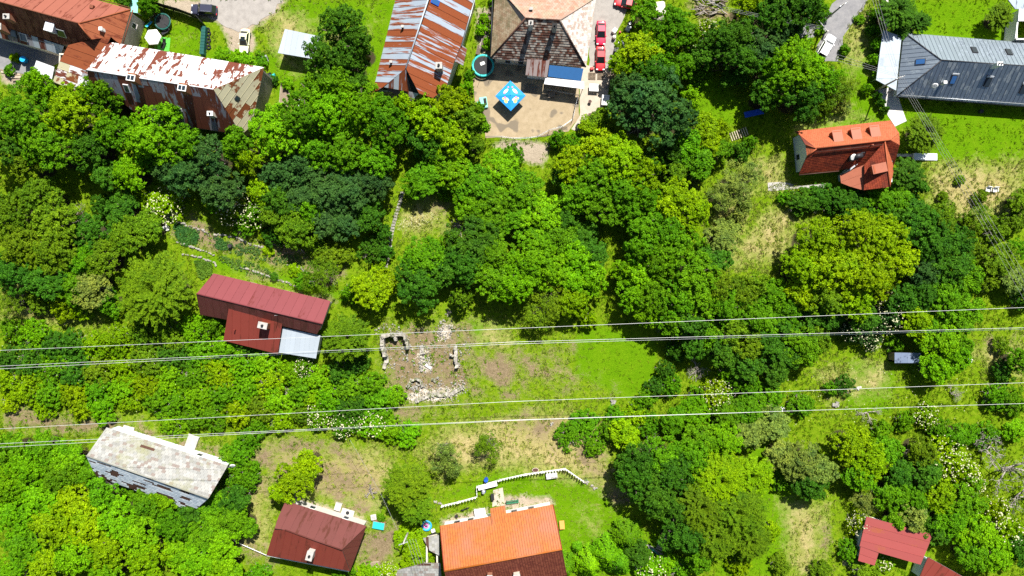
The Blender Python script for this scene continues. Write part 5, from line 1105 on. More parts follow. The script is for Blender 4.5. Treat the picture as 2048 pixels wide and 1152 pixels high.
def trampoline(label, px, py, R, pad, net=True):
    t = T('trampoline', label, 'trampoline', px, py, .8); cyl(t, 'jumping_mat', R * .80, .03, (0, 0, .80), M['trampoline'], n=36)
    ring(t, 'edge_pad', R * .92, R * .10, (0, 0, .82), pad, n=40, flat=.35)
    for k in range(6):
        a = k * math.pi / 3 + .3; cyl(t, 'leg', .035, .8, (R * .93 * math.cos(a), R * .93 * math.sin(a), .4), M['steel'], n=8)
        if net: cyl(t, 'net_pole', .03, 1.8, (R * 1.0 * math.cos(a), R * 1.0 * math.sin(a), 1.5), M['black'], n=8)
    return t
def tyre(label, px, py, z, group, flat=True, R=.33):
    p = P(px, py, z); t = thing('tyre', label, 'tyre', (p.x, p.y, z), 0, group); ring(t, 'tread', R * .72, R * .28, (0, 0, R * .28), M['rubber'], n=20); return t

trampoline('dark-matted trampoline with green pad behind the black fence', 325, 43, 1.45, M['darkgreen'])
tr = trampoline('round trampoline with turquoise pad beside the tiled house', 966, 131, 1.95, M['teal'])
box(thing('white_cloth', 'small white cloth lying on the turquoise trampoline', 'cloth', (P(965, 127, .8).x, P(965, 127, .8).y, .83), .4), 'cloth', (.8, .55, .06), (0, 0, 0), M['white'], bevel=.03)

# parasols
def parasol(label, px, py, R, sides, rot, hgt, cols, drop=.45, valance=True):
    t = T('parasol', label, 'parasol', px, py, hgt, rot); cyl(t, 'pole', .035, hgt, (0, 0, hgt / 2), M['steel'], n=8); box(t, 'base', (.6, .6, .12), (0, 0, .06), M['conc'])
    cn = mesh_obj('canopy', [(0, 0, hgt + .05)] + [(R * math.cos(2 * math.pi * i / sides), R * math.sin(2 * math.pi * i / sides), hgt - drop) for i in range(sides)] + [(R * math.cos(2 * math.pi * i / sides), R * math.sin(2 * math.pi * i / sides), hgt - drop - .18) for i in range(sides)],
        [(0, 1 + i, 1 + (i + 1) % sides) for i in range(sides)] + [(1 + i, 1 + sides + i, 1 + sides + (i + 1) % sides, 1 + (i + 1) % sides) for i in range(sides)], cols, t)
    for i in range(sides): a = 2 * math.pi * i / sides; tube(t, 'rib', [(0, 0, hgt), (R * .98 * math.cos(a), R * .98 * math.sin(a), hgt - drop - .04)], .02, M['steel'])
    cyl(t, 'finial', .06, .12, (0, 0, hgt + .1), cols); return t
M['parasolblue'] = plain('printed blue canopy', (.012, .26, .75, 1), .7, var=.06); M['pink'] = plain('pink print', (.85, .2, .5, 1), .7, var=.05); M['lemon'] = plain('lemon print', (.8, .72, .2, 1), .7, var=.05)
M['mint'] = plain('turquoise sheet', (.26, .62, .55, 1), .6, var=.15, scale=.8)
parasol('white hexagonal parasol over garden furniture near the dark trampoline', 303, 72, 1.45, 6, 5, 2.3, M['white'])
ps = parasol('square blue parasol with pink and yellow fruit prints on the sandy yard', 1021, 190, 2.62, 4, 91, 2.5, M['parasolblue'])
def print_on(cx, cy, r, k, mt, a0=0.0, st=1.0):
    """flat print that follows the canopy slope (local coordinates)"""
    n_ = 14; V = []
    for j in range(n_):
        a = 2 * math.pi * j / n_; x = r * st * math.cos(a); y = r * math.sin(a); x, y = x * math.cos(a0) - y * math.sin(a0) + cx, x * math.sin(a0) + y * math.cos(a0) + cy
        V.append((x, y, 2.55 - .5 * (abs(x) + abs(y)) / 2.62 + .012 + k * .004))
    mesh_obj('print', V, [tuple(range(n_))], mt, ps)
for q, (sx, sy) in enumerate(((1, 1), (1, -1), (-1, 1), (-1, -1))):
    if sx > 0: print_on(.75 * sx, .78 * sy, .26, 0, M['white'], math.atan2(-sy, sx) * 1.0 + math.pi / 2 * 0, 2.0); print_on(.42, 1.05 * sy, .15, 1, M['pink']); print_on(1.45 * sx, .35 * sy, .13, 1, M['pink'])
    else: print_on(-.95, .8 * sy, .3, 0, M['lemon'], .6 * sy, 1.3); print_on(-.65, .55 * sy, .16, 1, M['white'], .8 * sy, 2.2); print_on(-.35, .95 * sy, .16, 0, M['pink']); print_on(-.5, 1.25 * sy, .2, 2, M['lemon'])

# left garden
t = T('privacy_fence', 'tall black screen fence along the gravel track', 'fence', 350, 25, 1, 0); t.location = (0, 0, 0)
pts = [P(296, 6), P(330, 16), P(365, 26), P(402, 40), P(412, 52)]
for a, b in zip(pts, pts[1:]):
    k = max(1, round((b - a).length / 1.5))
    for j in range(k):
        q, r = a.lerp(b, j / k), a.lerp(b, (j + 1) / k); c = (q + r) / 2; an = math.atan2((r - q).y, (r - q).x); box(t, 'panel', ((r - q).length - .03, .05, 2.0), (c.x, c.y, 1.05), M['black'], an, .01); cyl(t, 'post', .05, 2.2, (q.x, q.y, 1.1), M['dark'], n=8)
rebase(t, P(350, 25))
t = T('green_fence', 'low dark green board bin wall at the edge of the small lawn', 'fence', 406, 82, 1, 0); t.location = (0, 0, 0); a, b = P(412, 56), P(408, 112)
for j in range(9): c = a.lerp(b, (j + .5) / 9); box(t, 'board', (.75, .52, 1.0), (c.x, c.y, .5), M['darkgreen'], R_(-4), .02)
rebase(t, P(406, 82))
for k in range(6): tyre('black tyre in the row beside the green fence, number %s from the top' % ('first second third fourth fifth sixth'.split()[k]), 416 + (k % 2) * 2, 60 + k * 7, 0, 'tyres beside the green fence', R=.42)
for k, (x, y, c, rt) in enumerate(((329, 64, 'dark', 30), (326, 90, 'black', 70))):
    t = T('sun_lounger', ('dark garden chair between the white parasol and the lawn', 'black sun lounger below the white parasol')[k], ('chair', 'lounger')[k], x, y, .4, rt); box(t, 'seat', (1.2, .6, .1), (0, 0, .35), M[c]); box(t, 'backrest', (.6, .6, .1), (.8, 0, .55), M[c], (0, R_(-35), 0))
    for sx in (-.5, .5):
        for sy in (-.25, .25): box(t, 'leg', (.06, .06, .32), (sx, sy, .16), M['dark'])
t = T('play_mat', 'lime green mat on the lawn under the white parasol', 'mat', 325, 88); box(t, 'mat', (2.6, 2.4, .03), (0, 0, .02), M['limegreen'], R_(-6), 0)
t = T('toy_slide', 'blue and green toy slide between the white parasol and the trampoline', 'toy', 298, 48, .5, 60); box(t, 'chute', (1.5, .4, .06), (0, 0, .5), M['brightblue'], (0, R_(25), 0)); box(t, 'ladder', (.1, .4, .9), (-.7, 0, .45), M['limegreen']); box(t, 'side_rail', (1.5, .05, .12), (0, .2, .57), M['limegreen'], (0, R_(25), 0))
t = T('turquoise_canopy', 'turquoise tarpaulin canopy beside the brown roof', 'canopy', 264, 10, 2.2); f = Face([(250, -6, 2.4), (277, -6, 2.4), (275, 26, 2.2), (251, 22)]); t.location = (0, 0, 0); f.slab(t, 'sheet', M['mint'], th=.04)
for q in ((252, -4), (275, -4), (273, 24), (253, 20)): p = P(q[0], q[1], 2.2); cyl(t, 'post', .05, 2.2, (p.x, p.y, 1.1), M['steel'], n=8)
rebase(t, P(264, 10))
barrel('bright blue tub in the dark courtyard', 45, 118, M['brightblue'], .55, .8, 'water_tub', 'tub')
for k in range(5):
    t = T('plank', 'grey plank in the heap below the dark courtyard, %s from the top' % 'first second third fourth fifth'.split()[k], 'plank', 14 + k * 8, 143 + k * 4, 0, -14 + k * 5, 'planks in the heap below the dark courtyard'); box(t, 'board', (3.4, .28, .06), (0, 0, .05 + k * .065), M['palewood' if k % 2 else 'wood'], bevel=.01)
for k, (x, y, c) in enumerate(((531, 118, 'steel'), (516, 108, 'black'), (546, 152, 'teal'), (537, 150, 'black'))):
    t = T('garden_cart', ('metal frame cart on the lawn right of the hedge', 'dark box on the lawn beside the hedge', 'turquoise tub behind the white barn end', 'dark tub behind the white barn end')[k], ('cart', 'box', 'tub', 'tub')[k], x, y, .5, 20); box(t, 'tray', (.8, 1.3 if k == 0 else .7, .12), (0, 0, .45), M[c], bevel=.03)
    for sx in (-1, 1): box(t, 'side', (.06, 1.2 if k == 0 else .7, .3), (sx * .37, 0, .62), M[c]); cyl(t, 'wheel', .2, .08, (sx * .42, .2, .2), M['rubber'], (0, R_(90), 0))
t = T('raised_bed', 'long timber-edged vegetable bed on the lawn above the trees', 'garden bed', 569, 190, .2, -5); box(t, 'soil', (1.5, 3.9, .16), (0, 0, .08), M['wood'], bevel=.02)
for sx in (-1, 1): box(t, 'edge_board', (.08, 4.1, .25), (sx * .8, 0, .12), M['palewood'])
for sy in (-1, 1): box(t, 'edge_board', (1.5, .08, .25), (0, sy * 2.0, .12), M['palewood'])
t = T('water_tank', 'pale plastic sheet box at the wood edge above the tall trees', 'tank', 602, 206, .6, 10); box(t, 'tank_body', (1.0, 1.2, .9), (0, 0, .45), M['bluewhite'], bevel=.08); cyl(t, 'lid', .2, .06, (0, 0, .92), M['steel'])

# planters beside the striped barn
for k, (x, y, ln_) in enumerate(((982, 15, 2.2), (976, 44, 2.0), (968, 62, 2.2), (966, 84, 2.4), (957, 100, 1.6))):
    t = T('planter', 'timber planter box between the two top houses, %s from the top' % 'first second third fourth fifth'.split()[k], 'planter', x, y, .4, -14, 'planters between the two top houses'); box(t, 'soil', (.5, ln_ - .15, .1), (0, 0, .42), M['bark'], bevel=0)
    for sx in (-1, 1): box(t, 'side_board', (.06, ln_, .5), (sx * .3, 0, .25), M['wood' if k != 3 else 'lightconc'])
    for sy in (-1, 1): box(t, 'end_board', (.54, .06, .5), (0, sy * (ln_ / 2 - .03), .25), M['wood' if k != 3 else 'lightconc'])
# yard of the tiled house
t = T('sand_box', 'green plastic play tub with open lid at the left of the sandy yard', 'play tub', 967, 205, .4, 8); box(t, 'tub', (1.3, 1.9, .45), (0, 0, .22), M['mint'], bevel=.1, taper=1.05); box(t, 'opening', (.5, 1.2, .03), (.3, .1, .46), M['soot'], bevel=0); box(t, 'lid', (.5, 1.2, .08), (-.9, -.3, .3), M['teal'], (0, R_(25), 0))  # flat black panel: the tub's inner shade put into colour
t = T('wheelbarrow', 'wheelbarrow standing in the shade below the white awning edge', 'wheelbarrow', 1103, 190, .4, 10); box(t, 'tray', (1.0, .7, .3), (0, 0, .5), M['wood'], taper=1.3); cyl(t, 'wheel', .2, .1, (.75, 0, .2), M['rubber'], (R_(90), 0, 0))
for sy in (-1, 1): box(t, 'handle', (1.9, .05, .05), (-.4, sy * .28, .42), M['palewood']); box(t, 'leg', (.05, .05, .4), (-.3, sy * .28, .2), M['dark'])
table('white square table on the flagstones right of the awning', 1188, 175, 1.6, 1.3, .75, -3, M['white'], M['steel'])
table('white table with blue edge beside the dark round tree', 1211, 200, 1.3, 1.8, .75, -4, M['white'], M['steel'])
t = T('brown_box', 'dark brown lidded chest at the foot of the dark round tree', 'chest', 1184, 238, .7, 4); box(t, 'body', (1.0, 2.0, .6), (0, 0, .3), M['brown'], bevel=.03); box(t, 'lid', (1.1, 2.1, .08), (0, 0, .64), M['brown'], bevel=.02)
t = T('garden_grill', 'white and grey stove unit on the flagstones near the yard fence', 'stove', 1163, 250, .8, 12); box(t, 'body', (1.6, .9, .8), (0, 0, .4), M['lightconc'], bevel=.04); box(t, 'hob', (.7, .6, .05), (-.35, 0, .83), M['soot']); box(t, 'worktop', (.7, .8, .06), (.4, 0, .83), M['steel']); cyl(t, 'flue', .1, .6, (-.6, .3, 1.1), M['dark'])
t = T('urn', 'small dark urn on the flagstones below the white square table', 'urn', 1180, 203, .5); cyl(t, 'bowl', .2, .5, (0, 0, .3), M['brown'], r2=.3); cyl(t, 'foot', .16, .1, (0, 0, .05), M['brown'])
t = T('deck_railing', 'low steel railing along the shaded terrace edge', 'railing', 1130, 188, .5); t.location = (0, 0, 0); a, b = P(1095, 182), P(1158, 193)
for z in (.5, .95): tube(t, 'rail', [a + Vector((0, 0, z)), b + Vector((0, 0, z))], .035, M['steel'])
for k in range(5): p = a.lerp(b, k / 4); cyl(t, 'post', .035, 1.0, (p.x, p.y, .5), M['steel'], n=8)
rebase(t, a)
t = T('wire_fence', 'low wire fence with thin posts along the lower edge of the sandy yard', 'fence', 1030, 275); t.location = (0, 0, 0); pts = [P(972, 275), P(1003, 275), P(1027, 278), P(1050, 278), P(1075, 275), P(1098, 262), P(1124, 255), P(1145, 240), P(1150, 215), P(1155, 195)]
for p in pts: cyl(t, 'post', .045, 1.2, (p.x, p.y, .6), M['palewood'], n=8)
for z in (.35, .75, 1.15): tube(t, 'wire_strand', [p + Vector((0, 0, z)) for p in pts], .022, M['steel'], 5)
rebase(t, P(1030, 275))
for k in range(3):
    t = T('pallet', 'grey slatted pallet below the red cars, %s of the row' % ('left one', 'middle one', 'right one')[k], 'pallet', 1184 + k * 18, 152, .1, -2, 'pallets below the red cars')
    for j in range(6): box(t, 'slat', (1.3, .12, .03), (0, -.55 + j * .22, .13), M['wood'])
    for sx in (-.55, 0, .55): box(t, 'bearer', (.1, 1.25, .1), (sx, 0, .06), M['wood'])
t = T('brushwood', 'loose pile of grey poles right of the pallets', 'wood pile', 1213, 168)
for k in range(9): a = R_(60 + k * 8); tube(t, 'pole', [(-.9 * math.cos(a), -.9 * math.sin(a), .05 + .02 * k), (1.0 * math.cos(a), 1.0 * math.sin(a), .12 + .05 * k)], .05, M['deadwood'], 5)
# junk row
JK = [('white appliance standing beside the cherry red car', 'box', 1229, 62, 'white', .9), ('black tyre lying at the head of the scrap row', 'tyre', 1261, 46, 'rubber', .5), ('grey crate in the scrap row beside the tree', 'box', 1256, 58, 'steel', 1.0), ('small red canister in the scrap row', 'can', 1240, 64, 'red', .4), ('white sack beside the white appliance', 'can', 1228, 75, 'lightconc', .7), ('black tyre lying below the white sack', 'tyre', 1236, 84, 'rubber', .4), ('blue drum in the scrap row', 'can', 1254, 72, 'blue', .5), ('dark engine block in the scrap row', 'box', 1232, 100, 'dark', .9), ('long grey gutter pipe lying along the scrap row', 'pipe', 1250, 95, 'steel', 2), ('dark box in the middle of the scrap row', 'box', 1233, 112, 'black', .8), ('blue bag at the foot of the yellow-green tree', 'can', 1240, 136, 'blue', .5), ('grey sack below the blue bag', 'can', 1236, 150, 'conc', .6), ('pale pink bag left of the grey sack', 'can', 1230, 145, 'pink', .35), ('red box below the red cars', 'box', 1184, 137, 'red', .6), ('dark crate at the low end of the scrap row', 'box', 1229, 128, 'dark', .7)]
for lb, kd, x, y, c, s in JK:
    nm = {'box': 'crate', 'tyre': 'tyre', 'can': 'canister', 'pipe': 'pipe'}[kd]; t = T(nm, lb, {'box': 'box', 'tyre': 'tyre', 'can': 'container', 'pipe': 'pipe'}[kd], x, y, .3, x * 7 % 90)
    if kd == 'box': box(t, 'body', (s, s * .8, s * .7), (0, 0, s * .35), M[c], bevel=.04); box(t, 'lid', (s * .9, s * .7, .05), (0, 0, s * .7 + .03), M[c], bevel=.02); box(t, 'handle', (s * .3, .05, .05), (0, 0, s * .7 + .08), M['dark'])
    elif kd == 'tyre': ring(t, 'tread', s * .75, s * .25, (0, 0, s * .25), M['rubber'], n=18); cyl(t, 'rim', s * .45, .1, (0, 0, .12), M['steel'])
    elif kd == 'can': cyl(t, 'body', s * .5, s * 1.1, (0, 0, s * .55), M[c], r2=s * .42); cyl(t, 'neck', s * .2, .1, (0, 0, s * 1.1 + .05), M[c])
    else: tube(t, 'tube', [(0, -1.6, .1), (0, 1.6, .1)], .12, M[c], 8); ring(t, 'collar', .12, .03, (0, 1.5, .1), M[c], (R_(90), 0, 0), 14, 6)
t = T('caravan', 'old beige caravan roof half hidden by trees at the top', 'caravan', 1320, 20, 2.2, 8); box(t, 'body', (2.2, 3.2, 1.7), (0, 0, 1.25), M['cream'], bevel=.25); box(t, 'roof_hatch', (.6, .6, .1), (0, .3, 2.13), M['white']); box(t, 'window', (.05, 1.2, .6), (-1.1, 0, 1.5), M['glass'])
for sx in (-1, 1): cyl(t, 'wheel', .3, .2, (sx * 1.0, 0, .3), M['rubber'], (0, R_(90), 0))
t = T('log_pile', 'heap of grey split firewood and branches at the top', 'log pile', 1418, 14); rn = random.Random(4)
for k in range(60): a = R_(rn.uniform(-60, 30)); c = Vector((rn.uniform(-2.6, 2.6), rn.uniform(-1.5, 1.5), rn.uniform(.08, .7))); d_ = Vector((math.cos(a), math.sin(a), rn.uniform(-.12, .12))) * rn.uniform(.4, .8); tube(t, 'log', [c - d_, c + d_], rn.uniform(.05, .11), M['deadwood' if k % 3 else 'bark'], 6)
t = T('log_pile', 'dark brush heap with square frame on the shaded lawn', 'brush heap', 1435, 130)
for k in range(36): a = R_(rn.uniform(0, 180)); c = Vector((rn.uniform(-2, 2), rn.uniform(-1.4, 1.4), rn.uniform(.06, .5))); d_ = Vector((math.cos(a), math.sin(a), rn.uniform(-.15, .15))) * rn.uniform(.4, .9); tube(t, 'branch', [c - d_, c + d_], rn.uniform(.03, .07), M['bark'], 5)
barrel('rusty barrel on the lawn beside the shaded brush heap', 1405, 158, M['rustbox'], .35, .9)
t = T('garden_steps', 'timber steps on the slope below the small round lawn', 'steps', 1478, 268, .3, 20)
for k in range(8): box(t, 'tread', (.16, 1.5, .14), (-1.4 + k * .4, 0, .05 + k * .05), M['palewood'])
table('blue tarpaulin-covered table at the edge of the shaded lawn', 1508, 226, 3.4, 1.0, .8, 12, M['blue'], M['wood'], 'covered_table')
t = T('chest_tub', 'white bathtub-like trough at the lower end of the lawn', 'trough', 1438, 250, .5, 60); box(t, 'basin', (1.4, .7, .5), (0, 0, .25), M['bluewhite'], bevel=.12, taper=1.1); box(t, 'inside', (1.1, .5, .02), (0, 0, .52), M['conc'], bevel=0)
# gate and hedge wall by the lane
t = T('gate', 'hatched white metal gate across the driveway', 'gate', 1637, 55, .6, 0); t.location = (0, 0, 0); a, b = P(1626, 40), P(1648, 68); e = b - a; an = math.atan2(e.y, e.x)
for z in (.3, 1.3): tube(t, 'rail', [a + Vector((0, 0, z)), b + Vector((0, 0, z))], .05, M['white'])
for k in range(12): p = a.lerp(b, k / 11); box(t, 'bar', (.05, .05, 1.2), (p.x, p.y, .75), M['white'])
box(t, 'gate_post', (.25, .25, 1.5), (a.x, a.y, .75), M['lightconc']); box(t, 'gate_post', (.25, .25, 1.5), (b.x, b.y, .75), M['lightconc']); rebase(t, P(1637, 55))
t = T('garden_wall', 'white garden wall running up from the metal carport', 'wall', 1762, 30, 1); t.location = (0, 0, 0)
a, b = P(1766, 60), P(1765, -20)
for k in range(6): p, q = a.lerp(b, k / 6), a.lerp(b, (k + 1) / 6); c = (p + q) / 2; box(t, 'wall_panel', (.25, (q - p).length - .02, 1.4), (c.x, c.y, .7), M['white'], bevel=.01); box(t, 'coping', (.4, (q - p).length - .01, .08), (c.x, c.y, 1.45), M['lightconc'], bevel=.01)
rebase(t, a)
t = T('garden_wall', 'short white wall post beside the white building at the right edge', 'wall', 2026, 68, .7); box(t, 'wall_panel', (.5, 2.0, 1.3), (0, 0, .65), M['white']); box(t, 'coping', (.65, 2.1, .08), (0, 0, 1.34), M['lightconc'])
# stairs right of orange house
t = T('stair', 'white stone garden stair right of the orange house with dormers', 'stair', 1850, 314, .1, 0)
for k in range(9): box(t, 'step', (.46, 1.2, .16 + .05 * k), (1.9 - k * .48, 0, .08 + .025 * k), M['bluewhite'], bevel=.02)
box(t, 'landing', (2.6, .5, .2), (-3.6, .3, .1), M['lightconc'])
chair('white garden chair on the rough meadow, left one of the pair', 1976, 379, -10, M['white'], 'white garden chairs'); chair('white garden chair on the rough meadow, right one of the pair', 1990, 380, 0, M['white'], 'white garden chairs')
for x, y, s, lb, c in ((1719, 775, .5, 'pale heap of rubbish under a shrub in the right meadow', 'lightconc'), (1672, 808, .8, 'heap of pinkish rubble under a shrub in the right meadow', 'stone'), (1997, 688, .45, 'white and orange bag on the bare track at the right edge', 'white'), (1942, 720, .5, 'white rag beside the bushes near the right edge', 'white'), (1565, 818, .5, 'white rag under the bushes in the lower right meadow', 'white'), (224, 585, .7, 'white rag among the left shrubs', 'white'), (1226, 804, .7, 'pale stones at the lower end of the clearing', 'stone'), (1104, 848, .4, 'small grey stone on the straw-coloured grass', 'stone'), (0 + 330, 458, .8, 'white sheet under the bushes left of the vegetable terraces', 'white'), (532, 690, .4, 'small pale stone below the red cottage', 'stone')):
    t = T('rubbish_heap', lb, 'heap', x, y, .1, x % 90); rn = random.Random(int(x))
    for k in range(6): box(t, 'piece', (s * rn.uniform(.4, 1), s * rn.uniform(.3, .8), s * .25), (rn.uniform(-s, s) * .6, rn.uniform(-s, s) * .6, s * .12 + k * .02), M[c], (rn.uniform(-.3, .3), rn.uniform(-.3, .3), rn.uniform(0, 3)))

# ------------------------------------------------------------------ stones, ruin, terraces
def rock_mesh(seed, mt):
    bm = bmesh.new(); bmesh.ops.create_icosphere(bm, subdivisions=1, radius=.5); rn = random.Random(seed)
    for v in bm.verts: v.co = Vector((v.co.x * rn.uniform(.75, 1.2), v.co.y * rn.uniform(.7, 1.1), v.co.z * rn.uniform(.6, .9)))
    me = bpy.data.meshes.new('stone'); bm.to_mesh(me); bm.free(); me.materials.append(mt); return me
ROCK = [rock_mesh(k, M['stone']) for k in range(5)] + [rock_mesh(9 + k, M['mortar']) for k in range(2)]
def stones(parent, pts, wd, size, zmax, seed, per=1.6, name='stone'):
    rn = random.Random(seed)
    for a, b in zip(pts, pts[1:]):
        L = (b - a).length; e = (b - a) / L; nn = Vector((-e.y, e.x, 0))
        for _ in range(int(L * per)):
            p = a + e * rn.uniform(0, L) + nn * rn.uniform(-wd, wd); s = size * rn.uniform(.55, 1.3); o = link(bpy.data.objects.new(name, rn.choice(ROCK)), parent)
            o.location = (p.x, p.y, rn.uniform(0, zmax) + s * .2); o.scale = (s, s * rn.uniform(.7, 1.2), s * rn.uniform(.6, .9)); o.rotation_euler = (rn.uniform(-.3, .3), rn.uniform(-.3, .3), rn.uniform(0, 6))
def ruinwall(parent, pix, th, h0, h1, seed):
    rn = random.Random(seed); pts = [P(x, y) for x, y in pix]
    for a, b in zip(pts, pts[1:]):
        L = (b - a).length; e = (b - a) / L; nn = Vector((-e.y, e.x, 0)); k = max(2, int(L / .45)); V = []; F = []
        for j in range(k + 1):
            c = a + e * L * j / k + nn * rn.uniform(-.1, .1); w0 = th * rn.uniform(.4, .62); hh = rn.uniform(h0, h1)
            V += [(c + nn * w0).to_tuple()[:2] + (0,), (c + nn * w0 * .9).to_tuple()[:2] + (hh,), (c - nn * w0 * .9).to_tuple()[:2] + (hh * rn.uniform(.85, 1.1),), (c - nn * w0).to_tuple()[:2] + (0,)]
        for j in range(k):
            c = 4 * j; F += [(c, c + 1, c + 5, c + 4), (c + 1, c + 2, c + 6, c + 5), (c + 2, c + 3, c + 7, c + 6)]
        F += [(0, 3, 2, 1), (4 * k, 4 * k + 1, 4 * k + 2, 4 * k + 3)]
        mesh_obj('wall_stub', V, F, M['mortar'], parent)
        stones(parent, [a + Vector((0, 0, 0)), b], th * .6, .4, max(.1, h1 * .9), seed + 1, 2.6)
ru = thing('stone_ruin', 'ruined foundation walls of pale stone in the middle of the clearing', 'ruin')
ruinwall(ru, [(766, 672), (784, 668), (806, 667)], .7, 1.3, 1.9, 1); ruinwall(ru, [(766, 672), (767, 690), (772, 712)], .7, .9, 1.7, 2); ruinwall(ru, [(808, 667), (815, 682), (818, 697)], .5, 1.0, 1.7, 3); ruinwall(ru, [(792, 668), (793, 681)], .5, 1.0, 1.4, 4)
ruinwall(ru, [(772, 712), (773, 725), (768, 737)], .7, .2, .6, 5); ruinwall(ru, [(912, 690), (912, 712), (914, 735)], .6, .5, 1.1, 6); ruinwall(ru, [(843, 690), (846, 708)], .8, .3, .7, 7); ruinwall(ru, [(830, 802), (860, 790), (900, 788), (925, 775)], .7, .15, .45, 8)
ruinwall(ru, [(900, 710), (912, 711)], .4, .5, .9, 12)
ruinwall(ru, [(815, 775), (822, 762), (832, 757)], .45, .4, .8, 9); ruinwall(ru, [(832, 757), (842, 762), (845, 774)], .45, .4, .8, 10); ruinwall(ru, [(865, 756), (872, 764)], .4, .3, .6, 11)
stones(ru, [P(750, 662), P(800, 655)], 1.0, .32, .1, 21, 5); stones(ru, [P(868, 652), P(905, 660)], 1.3, .36, .15, 22, 8); stones(ru, [P(885, 640), P(884, 680)], .8, .34, .1, 23, 6); stones(ru, [P(838, 730), P(868, 728)], 1.4, .42, .15, 24, 8); stones(ru, [P(800, 695), P(840, 720)], 1.4, .34, .1, 25, 5); stones(ru, [P(820, 780), P(930, 775)], 1.1, .34, .1, 26, 5); stones(ru, [P(855, 690), P(850, 740)], 1.2, .32, .1, 27, 5); stones(ru, [P(915, 700), P(922, 780)], .8, .34, .1, 28, 4); stones(ru, [P(822, 772), P(842, 772)], .5, .45, .1, 29, 9)
rg = np.random.default_rng(3); V = []; F = []
for k in range(900):
    a = rg.uniform(0, 1, 2); q = P(760 + a[0] * 180, 655 + a[1] * 150); cl = math.sin(q.x * 1.1) * math.sin(q.y * .9 + 1)
    if rg.random() > .25 + .75 * max(0, cl): continue
    s_ = rg.uniform(.05, .17) * (1 + (rg.random() < .06)); o_ = len(V); an = rg.random() * 6
    for j in range(4): V.append((q.x + s_ * math.cos(an + j * 1.57) * rg.uniform(.7, 1.2), q.y + s_ * math.sin(an + j * 1.57), -.03))
    for j in range(4): V.append((q.x + s_ * .7 * math.cos(an + .2 + j * 1.57), q.y + s_ * .7 * math.sin(an + .2 + j * 1.57), s_ * rg.uniform(.5, 1)))
    F += [(o_ + 4, o_ + 5, o_ + 6, o_ + 7)] + [(o_ + j, o_ + (j + 1) % 4, o_ + 4 + (j + 1) % 4, o_ + 4 + j) for j in range(4)]
tag(mesh_obj('rubble', V, F, M['stone'], ru), kind='stuff')
rebase(ru, P(842, 715))
t = T('stone_slab', 'pale fallen slab lying on the ruin rubble', 'slab', 857, 733, .1, -35); box(t, 'slab', (1.3, .55, .16), (0, 0, .15), M['lightconc'], (0, R_(6), 0))
sp = T('stepping_path', 'narrow path of pale stepping stones climbing between the trees', 'path', 785, 465); sp.location = (0, 0, 0); pts = [P(805, 386), P(797, 415), P(787, 450), P(781, 480), P(778, 510), P(768, 545)]; rn = random.Random(8); acc = 0
for a, b in zip(pts, pts[1:]):
    k = round((b - a).length / .55)
    for j in range(k): p = a.lerp(b, j / k); an = math.atan2((b - a).y, (b - a).x); box(sp, 'stone', (.42, .66, .1), (p.x + rn.uniform(-.05, .05), p.y, .05), M['stone'], an + rn.uniform(-.12, .12), .03)
rebase(sp, P(785, 465))
t = T('plank', 'dark plank lying beside the foot of the stepping-stone path', 'plank', 755, 518, .1, -32); box(t, 'board', (1.9, .22, .1), (0, 0, .08), M['wood'], bevel=.01)
TERR = [([(355, 442), (375, 452), (400, 458), (420, 470)], 'curving stone edge at the top of the vegetable terraces'), ([(352, 482), (375, 492), (400, 500), (430, 510)], 'stone edge below the leafy vegetable bed'), ([(430, 468), (470, 475), (510, 490), (540, 500)], 'stone edge across the middle of the vegetable terraces'), ([(365, 510), (400, 515), (430, 525), (432, 535)], 'stone edge with a rounded corner at the lower left of the terraces'), ([(480, 535), (520, 545), (560, 560), (600, 575)], 'lowest stone edge just above the red cottage'), ([(540, 490), (580, 490), (610, 505)], 'stone edge at the right of the vegetable terraces'), ([(575, 530), (600, 535), (615, 545)], 'pale stone edge beside the thin tree above the red cottage')]
for k, (px_, lb) in enumerate(TERR):
    t = thing('stone_edging', lb, 'stone wall'); ps_ = [P(*q) for q in px_]
    rn = random.Random(k)
    for a, b in zip(ps_, ps_[1:]):
        n_ = max(2, round((b - a).length / .45)); an = math.atan2((b - a).y, (b - a).x)
        for j in range(n_): p = a.lerp(b, (j + .5) / n_); o = link(bpy.data.objects.new('stone', rn.choice(ROCK)), t); s_ = rn.uniform(.32, .72); o.location = (p.x + rn.uniform(-.12, .12), p.y + rn.uniform(-.16, .16), s_ * .2); o.scale = (s_, s_ * rn.uniform(.6, 1), s_ * .7); o.rotation_euler = (rn.uniform(-.2, .2), rn.uniform(-.2, .2), an + rn.uniform(-.5, .5))
    rebase(t, ps_[0])
